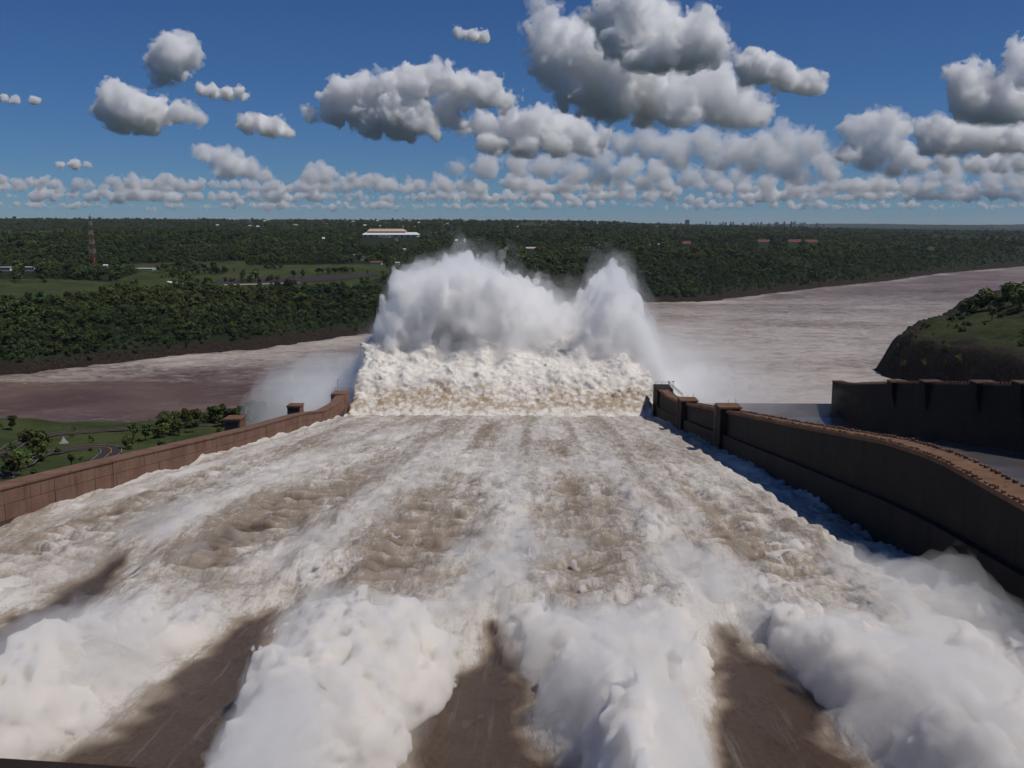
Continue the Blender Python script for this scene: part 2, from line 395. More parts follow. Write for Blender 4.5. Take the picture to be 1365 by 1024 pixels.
def inpoly(p, poly):
    poly = np.asarray(poly, float); ins = np.zeros(len(p), bool); j = len(poly) - 1
    for i in range(len(poly)):
        a, b = poly[i], poly[j]; c = (a[1] > p[:, 1]) != (b[1] > p[:, 1])
        xx = (b[0] - a[0]) * (p[:, 1] - a[1]) / (b[1] - a[1] + 1e-12) + a[0]; ins ^= c & (p[:, 0] < xx); j = i
    return ins
FIELD_PX = [[(-200, 378), (0, 372), (70, 372), (150, 376), (190, 362), (330, 354), (480, 352), (600, 354), (560, 366), (500, 372), (470, 384), (330, 390), (190, 391), (185, 384), (110, 396), (0, 406), (-200, 410)],
            [(175, 352), (330, 348), (330, 356), (175, 362)], [(-50, 309), (112, 307), (112, 315), (-50, 322)], [(672, 297), (745, 300), (738, 304), (700, 304)],
            [(1165, 326), (1200, 326), (1265, 333), (1240, 336)], [(1240, 317), (1365, 318), (1365, 320), (1240, 319)], [(590, 311), (645, 312), (645, 315), (590, 314)], [(460, 355), (490, 351), (475, 366)]]
FIELDS = []                                               # the fields as polygons on the ground
for P_ in FIELD_PX: FIELDS.append([tuple(hit(px, py, 700)[:2]) for px, py in P_])
def is_field(x, y):
    p = np.stack([x, y], 1); r = np.zeros(len(x), bool)
    for f in FIELDS: r |= inpoly(p, f)
    return r
grass = is_field(tx, ty).astype(float)
grass[(tns > 0) & (tx < -70) & (ty < 640)] = 1; grass[(thc > 22) & (ty < 1500) & (tx > 200)] = 1
rock = np.maximum(np.where(ts > -30, 1 - sstep(12, 24, ts), 0), np.where((thc > -30) & (tx > 200) & (ty < 1500), 1 - sstep(16, 40, thc), 0))
rock[(thc > 22) & (ty < 1500) & (tx > 200)] += .38; rock = np.clip(rock, 0, 1)
rock[(tns > -20) & (tns < 8) & (tx < -70)] = 0.7
canopy = (1 - grass) * sstep(2600, 3600, R_.ravel()) * (ts > 0)
tz = tz + canopy * (6 + 5 * fbm(tx * 0.02, ty * 0.02, o=3, s=90))
go = link('ground', mesh_np('ground', np.stack([tx, ty, tz], 1), grid_quads(len(rr), len(aa))[:, ::-1], {'grass': grass, 'rock': rock}), M['ground'])
tag(go, 'dark wooded terrain with fields rolling to the horizon', kind='structure')

print('terrain', time.time() - T0)
# ------------------------------------------------------------------ river
rr2 = np.concatenate([np.arange(300, 1300, 5.0), np.geomspace(1300, 7000, 190)]); aa2 = np.radians(np.linspace(-52, 52, 480))
R2, A2 = np.meshgrid(rr2, aa2, indexing='ij'); wx, wy = (R2 * np.sin(A2)).ravel(), (R2 * np.cos(A2)).ravel()
calm = sstep(900, 2600, np.hypot(wx, wy))
c38, s38 = math.cos(math.radians(38)), math.sin(math.radians(38)); ux, uy = wx * c38 + wy * s38, -wx * s38 + wy * c38
wz = (0.9 - 0.55 * calm) * fbm(ux * 0.045, uy * 0.11, o=4, s=60) * 0.9
sb = bank_dist(wx, wy)
imp = np.exp(-((wx - 60) ** 2 / 260 ** 2 + (wy - 760) ** 2 / 330 ** 2)) + 0.55 * np.exp(-((wx - 330) ** 2 / 420 ** 2 + (wy - 1250) ** 2 / 420 ** 2))
rf = 0.36 + 0.05 * sstep(0, 250, wx) + 0.22 * np.clip(imp, 0, 1) + 0.16 * np.exp(-np.abs(sb + 14) / 16) * (0.6 + 0.8 * vnoise(wx * 0.02, wy * 0.02, 0.0, 12)) + 0.05 * fbm(wx * 0.006, wy * 0.012, o=3, s=14)
rf -= 0.11 * ((wx < -90) & (wy < 720)) * sstep(-90, -130, wx)
rf += 0.12 * np.exp(-((wx + 270) ** 2 / 200 ** 2 + (sb + 40) ** 2 / 45 ** 2))
ro = link('river', mesh_np('river', np.stack([wx, wy, wz], 1), grid_quads(len(rr2), len(aa2))[:, ::-1], {'foam': rf}), M['river'])
tag(ro, 'brown silty river flecked with foam', kind='structure')

print('river', time.time() - T0)
# ------------------------------------------------------------------ spillway: chutes and walls
PY, PZ = [30, 60, 90, 100, 130, 185, 306, 370, 383], [86.5, 83.5, 80.5, 79.3, 75.6, 69, 53, 44, 42.6]
def prof(y): return np.interp(y, PY, PZ)
XL, XR, LIP = -76.3, 46.5, 384.0
ys = np.linspace(30, LIP, 60)
m = MB(); m.loft([[(XL - 0.3, y, prof(y) - 5 - 2 * (y < 120)), (XR + 0.5, y, prof(y) - 5 - 2 * (y < 120)), (XR + 0.5, y, prof(y) - 14), (XL - 0.3, y, prof(y) - 14)] for y in ys])
tag(m.build('chute_floor', M['dark_concrete']), 'concrete floor of the flooded spillway chute', kind='structure')
C2Y, C2Z = [60, 150, 270, 413, 432, 447], [86, 74, 55, 32.5, 33, 36.2]
ys2 = np.linspace(60, 447, 50); f2 = lambda y: np.interp(y, C2Y, C2Z)
m = MB(); m.loft([[(50.6, y, f2(y)), (134.2, y, f2(y)), (134.2, y, f2(y) - 10), (50.6, y, f2(y) - 10)] for y in ys2])
tag(m.build('wet_chute_floor', M['wet']), 'smooth wet concrete floor of the idle chute', kind='structure')

def wall_loft(x0, x1, ylist, top, bot):
    b = MB(); b.loft([[(x0, y, bot(y)), (x1, y, bot(y)), (x1, y, top(y)), (x0, y, top(y))] for y in ylist]); return b
# left retaining wall
LY, LZ = [30, 135, 163, 254, 311, 345, 368, 389], [94, 80.4, 76.7, 63.9, 56.8, 51.3, 49.6, 51.2]
ltop = lambda y: float(np.interp(y, LY, LZ)); lbot = lambda y: float(prof(min(y, 383)) - 6)
lw = thing('retaining_wall', (-78, 210, 40), 'long reddish concrete wall along the left side of the foaming chute', 'wall'); lw['kind'] = 'thing'
def child(mb, name, mat, root):
    o = mb.build(name, mat); o.parent = root; o.location = -root.location; return o
child(wall_loft(-79.6, -76.75, np.concatenate([np.arange(40, 345, 12), np.arange(345, 390, 4), [389]]), lambda y: ltop(y) - 0.35, lambda y: lbot(y) - 15), 'wall_core', M['recess'], lw)
y = 64.0; i = 0
while y < 388:
    L = min(6.6 + (0.7 if i % 3 else 0.0), 389 - y); g = 0.06; a, b = y + g, y + L - g; dx = random.uniform(-0.05, 0.05)
    for row in (0, 1, 2):
        def zz(yy, t): return (ltop(yy) - 0.05 if t == 3 else ltop(yy) - (9.4, 4.7, 2.35)[t]) if t else lbot(yy) - 1
        e = 0.035
        def p(xx, yy, t, d): return (xx, yy, zz(yy, t) + d)
        x0, x1 = -76.8, -76.3 + dx + random.uniform(-0.03, 0.03)
        child(MB().hexa([p(x0, a, row, e), p(x1, a, row, e), p(x1, b, row, e), p(x0, b, row, e), p(x0, a, row + 1, -e), p(x1, a, row + 1, -e), p(x1, b, row + 1, -e), p(x0, b, row + 1, -e)]), 'concrete_panel', M['concrete' if row else 'wet_concrete'], lw)
    y += L; i += 1
child(wall_loft(-79.75, -76.1, np.concatenate([np.arange(40, 345, 12), np.arange(345, 389, 4), [389.2]]), lambda y: ltop(y) + 0.22, lambda y: ltop(y) - 0.1), 'coping', M['concrete'], lw)
def rail_run(root, pts, h=1.1, name='railing', post_every=2.2, mat=None):
    """posts (each its own part) and two rails along a polyline"""
    mat = mat or M['steel']; pm = None; R = MB()
    for a, b in zip(pts[:-1], pts[1:]):
        a, b = Vector(a), Vector(b)
        for hh in (h, h * 0.55): R.bar(a + Vector((0, 0, hh)), b + Vector((0, 0, hh)), 0.05, 5)
        n = max(1, int((b - a).length / post_every))
        for k in range(n + (b == Vector(pts[-1]))):
            q = a.lerp(b, k / n)
            if pm is None: pm = MB().bar((0, 0, 0), (0, 0, h), 0.07, 5).mesh('railing_post')
            o = link('railing_post', pm, mat); o.parent = root; o.location = q - root.location
    child(R, name, mat, root)
def shaft_box(root, x0, x1, y0, y1, z0, z1, mat, opening=True):
    b = MB().box(x0, x1, y0, y1, z0, z1); o = child(b, 'shaft_housing', mat, root)
    c = MB().box(x0 - .25, x1 + .25, y0 - .25, y1 + .25, z1 + .003, z1 + .4).build('roof_slab', M['crest'], o)
    if opening:
        for q in (MB().box(x0 + .5, x1 - .5, y0 - .06, y0 - .004, z1 - 2.6, z1 - .5),): q.build('opening', M['pane'], o)
for px, py in ((326, 573), (404, 552)):
    q = at_x(px, py, -79.5); shaft_box(lw, -84.2, -79.9, q[1] - 2.6, q[1] + 2.6, ltop(q[1]) - 8, ltop(q[1]) + 2.4, M['concrete'])
child(MB().box(-81.8, -76.2, 380.5, 389.4, 40, 51.2), 'lip_platform', M['concrete'], lw)
rail_run(lw, [(-81.6, 380.7, 51.2), (-81.6, 389.2, 51.2), (-76.5, 389.2, 51.2)], 1.3)
lo_ = child(MB().bar((-80.6, 388, 51.2), (-80.6, 388, 55.6), 0.09, 6).bar((-80.6, 388, 55.6), (-80.0, 388, 55.75), 0.07, 6), 'lamp_post', M['steel'], lw)
MB().box(-80.35, -79.7, 387.7, 388.3, 55.55, 55.85).build('lamp_head', M['steel'], lo_)

# divide wall on the right, in its own shade
RY, RZ = [30, 93, 112, 118, 131, 182, 227, 324, 352, 384, 391], [90.6, 90.5, 90.2, 89.8, 88.4, 80.3, 73.4, 58.4, 55.2, 53.0, 53.2]
rtop = lambda y: float(np.interp(y, RY, RZ))
rw = thing('divide_wall', (48.5, 210, 40), 'tall dark divide wall right of the foaming chute with a lit brown crest', 'wall'); rw['kind'] = 'thing'
yl = np.concatenate([np.arange(34, 385, 6.5), [391]])
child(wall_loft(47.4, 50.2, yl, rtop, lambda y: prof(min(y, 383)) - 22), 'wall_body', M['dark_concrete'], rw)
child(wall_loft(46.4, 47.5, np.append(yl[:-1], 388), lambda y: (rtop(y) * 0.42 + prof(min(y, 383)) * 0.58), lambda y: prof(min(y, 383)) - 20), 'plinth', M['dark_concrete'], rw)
child(wall_loft(46.95, 50.75, yl, lambda y: rtop(y) + 0.55, lambda y: rtop(y) + 0.004), 'crest_slab', M['crest'], rw)
tb = None
for k, yy in enumerate(np.arange(60, 372, 1.35)):                 # kerb blocks both sides of the crest walkway
    for xx in (47.12, 50.3):
        if tb is None: tb = MB().box(0, .32, 0, .62, 0, .5).mesh('kerb_block')
        o = link('kerb_block', tb, M['crest']); o.parent = rw; o.location = Vector((xx, yy + random.uniform(-.2, .2), rtop(yy) + 0.55)) - rw.location; o.scale = (random.uniform(.7, 1.2), random.uniform(.6, 1.3), random.uniform(.25, .8))
for px, top, deep, ln in ((912, 1.6, 9, 6.5), (965, 1.6, 17, 5.5)):
    q = at_x(px, 550, 47); yc = q[1]; zt = rtop(yc)
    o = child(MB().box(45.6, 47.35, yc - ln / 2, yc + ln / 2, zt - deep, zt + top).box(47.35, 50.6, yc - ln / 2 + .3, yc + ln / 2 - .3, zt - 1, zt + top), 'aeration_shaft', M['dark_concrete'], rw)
    MB().box(45.3, 50.9, yc - ln / 2 - .3, yc + ln / 2 + .3, zt + top + .004, zt + top + .45).build('cap_slab', M['crest'], o)
    o2 = child(MB().box(45.4, 46.5, yc + ln / 2 + .8, yc + ln / 2 + 2.2, zt - deep - 2, zt + top - .2), 'buttress', M['crest'], rw)
    for xx, dy in ((48.0, 0), (50.0, 1)):
        MB().bar((xx, yc + dy, zt + top + .4), (xx, yc + dy, zt + top + 2.0), 0.06, 5).build('vent_pipe', M['steel'], o)
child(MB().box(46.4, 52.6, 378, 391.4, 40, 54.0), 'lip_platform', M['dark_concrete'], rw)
rail_run(rw, [(52.4, 352, rtop(352) + .55), (52.4, 391, 54.0), (46.9, 391, 54.0)], 1.3)
for yy, hh in ((372, 4.2), (384, 3.0)):
    o = child(MB().bar((51.6, yy, rtop(yy)), (51.6, yy, rtop(yy) + hh), 0.09, 6), 'lamp_post', M['steel'], rw)
    MB().box(51.2, 52.0, yy - .3, yy + .3, rtop(yy) + hh + .003, rtop(yy) + hh + .35).build('lamp_head', M['steel'], o)

# far divide wall beyond the idle chute
WY, WZ = [60, 150, 200, 273, 344, 365, 395, 415, 430, 447], [92, 90, 84, 73.2, 62.1, 58.7, 53.6, 50, 47.8, 46.6]
wtop = lambda y: float(np.interp(y, WY, WZ))
fwl = thing('far_divide_wall', (136, 300, 40), 'dark buttressed divide wall beyond the smooth grey idle chute', 'wall'); fwl['kind'] = 'thing'
yl = np.concatenate([np.arange(60, 440, 9.0), [447]])
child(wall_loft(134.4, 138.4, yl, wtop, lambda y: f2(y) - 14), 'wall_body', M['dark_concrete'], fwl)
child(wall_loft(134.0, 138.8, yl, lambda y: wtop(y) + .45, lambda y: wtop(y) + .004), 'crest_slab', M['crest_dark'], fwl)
for px in (1193, 1237, 1306, 1364):
    yc = at_x(px, 512, 134.4)[1]; zt = wtop(yc)
    b = MB(); b.loft([[(134.2, yc - 2.6, zt + .9), (132.4, yc - 2.6, zt + .9), (132.4, yc - 2.6, zt - 2.5), (134.2, yc - 1.6, zt - 9)], [(134.2, yc + 2.6, zt + .9), (132.4, yc + 2.6, zt + .9), (132.4, yc + 2.6, zt - 2.5), (134.2, yc + 1.6, zt - 9)]])
    o = child(b, 'buttress', M['dark_concrete'], fwl)
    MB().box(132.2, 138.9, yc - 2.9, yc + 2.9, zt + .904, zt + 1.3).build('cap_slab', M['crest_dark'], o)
tb = None
for yy in np.arange(200, 440, 2.4):
    if tb is None: tb = MB().box(0, .4, 0, 1.0, 0, .6).mesh('kerb_block_far')
    o = link('kerb_block', tb, M['crest']); o.parent = fwl; o.location = Vector((134.1, yy, wtop(yy) + .46)) - fwl.location

# dam parapet under the camera
a, b = at_z(-260, 990, 116.7), at_z(700, 1029, 116.7); d = Vector(b - a).normalized(); nrm = Vector((d.y, -d.x, 0))
m = MB(); P0, P1 = Vector(a) - d * 3, Vector(b) + d * 3
sec = [(0, -1.2), (.5, -1.2), (.5, -.05), (.45, 0), (.05, 0), (0, -.05)]
m.loft([[p_ + nrm * u_ + Vector((0, 0, v_ + .012 * math.sin(k * 1.7))) for u_, v_ in sec] for k, p_ in enumerate(P0.lerp(P1, t_) for t_ in np.linspace(0, 1, 12))])
pr = m.build('parapet', M['dark_concrete']); tag(pr, 'dark edge of the concrete parapet at the bottom left', 'parapet')

# ------------------------------------------------------------------ water on the chute
GAPS = [(-74.5, 142, 3.6), (-51, 121, 8.6), (-27.5, 107, 7.4), (-4.3, 94, 7.6), (17.5, 95, 7.8), (39, 88, 3.0)]
yv = [42.0]
while yv[-1] < 384: yv.append(yv[-1] + 0.34 + 0.4 * sstep(90, 330, yv[-1]))
yv = np.array(yv); xv = np.arange(XL - .3, XR + .4, 0.42)
X, Y = np.meshgrid(xv, yv, indexing='ij'); X = X.ravel(); Y = Y.ravel()
wobx = X + 1.6 * fbm(X * 0.12, Y * 0.12, o=4, s=70)
trail = np.zeros(X.shape); mound = np.ones(X.shape); brown = np.zeros(X.shape); ridge = np.zeros(X.shape); lanec = np.ones(X.shape)
for gx, ye, hw in GAPS:
    yn = Y + 7 * fbm(X * 0.15, Y * 0.1, o=3, s=int(gx) + 200)
    half = hw * np.clip((ye - yn) / (ye - 52), 0, 1.25) ** 0.8
    dd = np.abs(wobx - gx)
    brown = np.maximum(brown, (1 - sstep(half - 3.2, half + 1.6, dd)) * sstep(0, 1.5, half))
    trail = np.maximum(trail, np.exp(-(dd / (3.0 + .012 * Y)) ** 2) * sstep(ye - 5, ye + 15, Y) * np.exp(-np.maximum(0, Y - ye) / 150))
    mound = np.minimum(mound, sstep(half - 1.5, half + 8, dd))
    up = sstep(ye - 12, ye + 8, Y) * np.exp(-np.maximum(0, Y - ye) / 62)
    ridge = np.maximum(ridge, np.exp(-(dd / (3.2 + 0.02 * Y)) ** 2) * up * (0.25 if gx < -70 else 1))
    lanec = np.minimum(lanec, sstep(3, 9, dd))
bil = 1 - worley(X * .22, Y * .16, X * 0 + .5, 3); bil2 = 1 - worley(X * .55, Y * .45, X * 0 + .5, 9)
rough = fbm(X * 0.36, Y * 0.11, o=5, s=75); rip = fbm((X + .22 * Y) * 0.16, (Y - .18 * X) * 0.62 + .8 * vnoise(X * .2, Y * .1, 0.0, 76), o=3, s=77)
nearm = 1 - sstep(70, 125, Y)
Z = prof(Y)
Z = Z + mound * nearm * (0.6 + 1.3 * bil + 0.7 * bil2) + (1 - brown) * ((0.46 - .14 * sstep(120, 260, Y)) * rough + 0.6 * rip * lanec * sstep(85, 110, Y) * (1 - sstep(150, 330, Y) * .6))
Z = Z - (1 - mound) * 1.8 * (1 - sstep(100, 140, Y)) + brown * 0.10 * fbm((X * .8 + Y * .35) * .5, (Y * .8 - X * .35) * .22, o=4, s=79)
Z = Z + ridge * (1.2 + 1.6 * bil + 0.7 * bil2)
edge = np.minimum(X - XL, XR - X); Z = Z + 0.5 * np.exp(-edge / 1.5) * (rough + .3)
foam = 0.445 + 0.20 * nearm + 0.13 * ridge + 0.075 * sstep(105, 215, Y) + 0.06 * fbm(X * 0.05, Y * 0.02, o=3, s=80) + 0.1 * np.exp(-edge / 3)
foam += 0.09 * rip * lanec * sstep(85, 110, Y) * (1 - sstep(160, 300, Y)) + 0.1 * bil * nearm - 0.05 * lanec * sstep(88, 100, Y) * (1 - sstep(140, 240, Y))
foam += 0.08 * trail - 0.01 + 0.085 * fbm(X * .30, Y * .010, o=3, s=84) * sstep(90, 130, Y)
foam = foam * (1 - brown) + 0.16 * brown
wo = link('chute_water', mesh_np('chute_water', np.stack([X, Y, Z], 1), grid_quads(len(xv), len(yv)), {'foam': foam}), M['chute_water'])
tag(wo, 'brown and white foaming water rushing down the spillway chute', kind='structure')
print('terrain+water', time.time() - T0)

# ------------------------------------------------------------------ the jet flung up from the lip
h = 0.62
gx, gy, gz = np.arange(-84, 54, h), np.arange(374, 462, h), np.arange(34, 78, h)
X, Y, Z = np.meshgrid(gx, gy, gz, indexing='ij'); d = Y - 381
traj = 42.8 + np.where(d > 0, .70 * d - .0050 * d * d, 0.1 * d) + (2.4 * vnoise(X * .07, Y * .03, 0.0, 4) + 1.6 * vnoise(X * .17, Y * .05, 0.0, 14)) * sstep(4, 34, d)
grow = sstep(-2, 26, d)
xl = -75.4 + .10 * np.maximum(0, d); xr = 45.6 - .06 * np.maximum(0, d)
D = np.minimum(np.minimum(traj - Z, Z - (traj - 5 - .16 * d)), np.minimum(X - xl, xr - X) * .8)
D = np.minimum(D, (Y - 377) * .8); D = np.minimum(D, 458 - Y)
mk = np.abs(D) < 5.2; x, y, z, gr = X[mk], Y[mk], Z[mk], grow[mk]
warp = 1.3 * fbm(x * .14, y * .14, z * .14, 2, 101)
warp2 = 1.2 * fbm(x * .4, y * .4, z * .4, 2, 131); w1 = 1 - worley(x * .17 + warp * .25, y * .17 + warp2 * .08, z * .17, 21); w2 = 1 - worley(x * .5 + warp2 * .35, y * .5 + warp * .3, z * .5 + warp2 * .2, 31); w3 = fbm(x * .7, y * .7, z * .7, 3, 41)
D[mk] += gr * (3.0 * (w1 - .46) + 0.9) + (0.45 + .75 * gr) * 1.25 * (w2 - .45) + (.3 + .4 * gr) * w3 + gr * 2.2 * fbm(x * .09, y * .09, z * .09, 2, 151)
V, Q = surface_nets(D, (gx[0], gy[0], gz[0]), h)
jd = V[:, 1] - 381
jw = 1 - worley(V[:, 0] * .44, V[:, 1] * .44, V[:, 2] * .44, 31); jw1 = 1 - worley(V[:, 0] * .155, V[:, 1] * .155, V[:, 2] * .155, 21)
jf = 0.49 + 0.28 * (jw - .5) + .14 * (jw1 - .5) + 0.22 * sstep(4, 24, jd) + 0.14 * (1 - sstep(0, 5, jd)) + 0.05 * fbm(V[:, 0] * .1, V[:, 1] * .1, V[:, 2] * .1, 3, 7)
jroot = bpy.data.objects.new('water_jet', None); COL.objects.link(jroot)
tag(jroot, 'boiling curtain of cream coloured water thrown up from the chute lip', 'water jet')
link('curtain', mesh_np('curtain', V, Q, {'foam': jf}), M['jet_water'], jroot)
M['jet_fringe'] = vol_mat('jet_fringe', 0.13, (0.992, 0.985, 0.975))
D2 = np.minimum(D[::2, ::2, ::2] + 1.3, (Y[::2, ::2, ::2] - 389) * .22 - 1.0) + .9 * fbm(X[::2, ::2, ::2] * .3, Y[::2, ::2, ::2] * .3, Z[::2, ::2, ::2] * .3, 3, 171)
V, Q = surface_nets(D2, (gx[0], gy[0], gz[0]), 2 * h); link('spray_fringe', mesh_np('spray_fringe', V, Q), M['jet_fringe'], jroot)
print('jet', len(V), time.time() - T0)

# ------------------------------------------------------------------ spray
def layer(name, V, Q, mat, root):
    return link(name, mesh_np(name, V, Q), mat, root)
def root_of(name, label, cat=None, kind=None):
    o = bpy.data.objects.new(name, None); COL.objects.link(o); return tag(o, label, cat, None, kind)
WARM, COOL = (0.99, 0.982, 0.97), (0.988, 0.99, 0.993)
M['spray'] = vol_mat('spray_core', 0.36, (0.995, 0.993, 0.99)); M['spray2'] = vol_mat('spray_fringe', 0.05, COOL); M['spray3'] = vol_mat('spray_veil', 0.006, COOL)
M['mist1'] = vol_mat('mist_thin', 0.0034, COOL); M['mist2'] = vol_mat('mist_thick', 0.0085, COOL)
M['plume'] = vol_mat('plume_core', 2.6, (0.985, 0.97, 0.95)); M['plume2'] = vol_mat('plume_fringe', 0.21, WARM); M['plume3'] = vol_mat('plume_veil', 0.065, WARM)
sil = [(455, 535), (470, 512), (488, 480), (505, 455), (518, 420), (516, 398), (532, 374), (560, 364), (590, 356), (612, 347), (632, 360), (662, 364), (685, 376), (712, 392), (740, 405), (765, 410), (785, 402), (800, 378), (818, 360), (836, 372), (848, 396), (856, 425), (866, 465), (882, 505), (905, 530)]
sp = np.array([at_y(px, py + (16 if py < 470 else 6), 452) for px, py in sil])
sc = root_of('spray_cloud', 'towering white cloud of spray rising behind the water jet', 'spray')
for nm, mat, h, inf, sd in (('core', 'spray', 1.15, 0.0, 0), ('fringe', 'spray2', 1.9, 1.6, 40), ('veil', 'spray3', 2.8, 5.5, 80)):
    gx, gy, gz = np.arange(-135, 105, h), np.arange(398, 545, h), np.arange(14, 122, h)
    X, Y, Z = np.meshgrid(gx, gy, gz, indexing='ij')
    wx_ = 3.0 * vnoise(X * .06, Y * .06, Z * .06, 301 + sd)
    Ht = np.interp(X + wx_, sp[:, 0], sp[:, 2])
    D = np.minimum((Ht - Z) * .55, np.minimum((Y - 421 - .10 * np.maximum(0, Z - 62)), (510 - Y)) * .6)
    D = np.minimum(D, (1.15 - np.abs((X + 12) / 78)) * 40) + inf
    mk = np.abs(D) < 11; x, y, z = X[mk], Y[mk], Z[mk]; wr = 2.5 * fbm(x * .06, y * .06, z * .06, 2, 311 + sd)
    D[mk] += 5.5 * (.52 - worley(x * .055 + wr * .10, y * .055, z * .038 + wr * .06, 51)) + 4.6 * fbm(x * .075 + wr * .2, y * .075, z * .045, 2, 341 + sd) + 2.4 * (.5 - worley(x * .15 + wr * .12, y * .15 + wr * .1, z * .10, 61 + sd)) + 3.2 * fbm(x * .2, y * .2, z * .12, 4, 331 + sd, .6)
    V, Q = surface_nets(D, (gx[0], gy[0], gz[0]), h); layer(nm, V, Q, M[mat], sc)
print('spray', time.time() - T0)
def blob_mist(c, r, mat, label, seed, amp=.5, n=5):
    """irregular nested ellipsoids of thin mist, thickest in the middle"""
    root = root_of('mist', label, 'mist')
    for k in range(n):
        f = 1.45 - 1.2 * k / n; u = np.linspace(-1.7, 1.7, 44); A, B, C_ = np.meshgrid(u, u, u, indexing='ij')
        D = 1 - np.sqrt(A * A + B * B + C_ * C_) + amp * fbm(A * 1.4 + seed, B * 1.4 + k, C_ * 1.4, 4, seed + 7 * k)
        V, Q = surface_nets(D, (-1.7,) * 3, u[1] - u[0]); V = V * np.array(r) * f + np.array(c)
        V[:, 2] = np.maximum(V[:, 2], 1.4 + .05 * k)
        layer('mist_layer', V, Q, M[mat], root)
blob_mist((-98, 440, 28), (25, 36, 24), 'mist2', 'bluish shaded mist left of the spray cloud over the river', 401, .2, 8)
blob_mist((62, 472, 27), (42, 54, 25), 'mist1', 'pale thin mist drifting over the river right of the spray cloud', 402, .45, 7)
blob_mist((14, 490, 50), (40, 26, 20), 'mist1', 'thin veil of mist hanging over the top of the spray cloud', 404)

# spray standing on the near plumes and ridges of the chute
ps = root_of('plume_spray', 'soft white spray boiling off the plumes in the foreground', None, 'stuff')
for nm, mat, h, inf, sd, y1 in (('core', 'plume', .42, 0.0, 0, 128), ('fringe', 'plume2', .9, .9, 40, 190), ('veil', 'plume3', 1.2, 2.0, 80, 215)):
    gx, gy, gz = np.arange(XL + .2, XR - .2, h), np.arange(45, y1, h), np.arange(-3.0, 9.5, h)
    X, Y, Z = np.meshgrid(gx, gy, gz, indexing='ij'); X2, Y2 = X[:, :, 0], Y[:, :, 0]
    wob2 = X2 + 2.2 * fbm(X2 * .11, Y2 * .08, o=4, s=71 + sd)
    br = np.zeros(X2.shape); rg = np.zeros(X2.shape)
    for g0, ye, hw in GAPS:
        half = hw * np.clip((ye + 2 * inf - Y2) / (ye - 52), 0, 1.25) ** .8 - .55 * inf; dd = np.abs(wob2 - g0)
        br = np.maximum(br, 1 - sstep(half - 2.4, half + 3.6, dd))
        rg = np.maximum(rg, np.exp(-(dd / 3.4) ** 2) * sstep(ye - 18, ye + 6, Y2) * np.exp(-np.maximum(0, Y2 - ye - 6) / 44) * (0 if g0 < -70 else 1))
    wallt = sstep(.5, 6, np.minimum(X2 - XL, XR - X2)); lf = 1 - sstep(-42, -18, X2); tall = wallt * (3.9 - .8 * lf) * (1 - sstep(58 - 6 * lf, 104 - 14 * lf, Y2)) - 9.0 * br + (3.8 + 1.5 * inf) * rg - 2.2 * sstep(78, 106, Y2) + (.7 + .3 * inf) * fbm(X2 * .07, Y2 * .04, o=3, s=88 + sd) + .7 * inf - 5 * (1 - wallt)
    D = (tall[:, :, None] - Z) * .6
    mk = np.abs(D) < 5; x, y, z = X[mk], Y[mk], Z[mk]
    wq = 1.6 * fbm(x * .16, y * .10, z * .16, 2, 361 + sd)
    D[mk] += 1.0 * fbm(x * .17, y * .09, z * .10, 2, 71 + sd) + 1.2 * (.5 - worley(x * .32 + wq * .3, y * .2 + wq * .2, z * .3, 81 + sd)) + .85 * (.5 - worley(x * .75 + wq * .5, y * .5, z * .75, 91 + sd)) + .85 * fbm(x * .85 + wq, y * .45, z * .8, 3, 351 + sd, .66) - .1
    D = np.minimum(D, (Z + 2.8)); D = np.minimum(D, np.minimum(X - XL - .6, XR - .6 - X)); D = np.minimum(D, (Y - 45.5))
    V, Q = surface_nets(D, (gx[0], gy[0], gz[0]), h); V[:, 2] += prof(V[:, 1])
    lo_ = layer(nm, V, Q, M[mat], ps)
print('plumes', time.time() - T0)

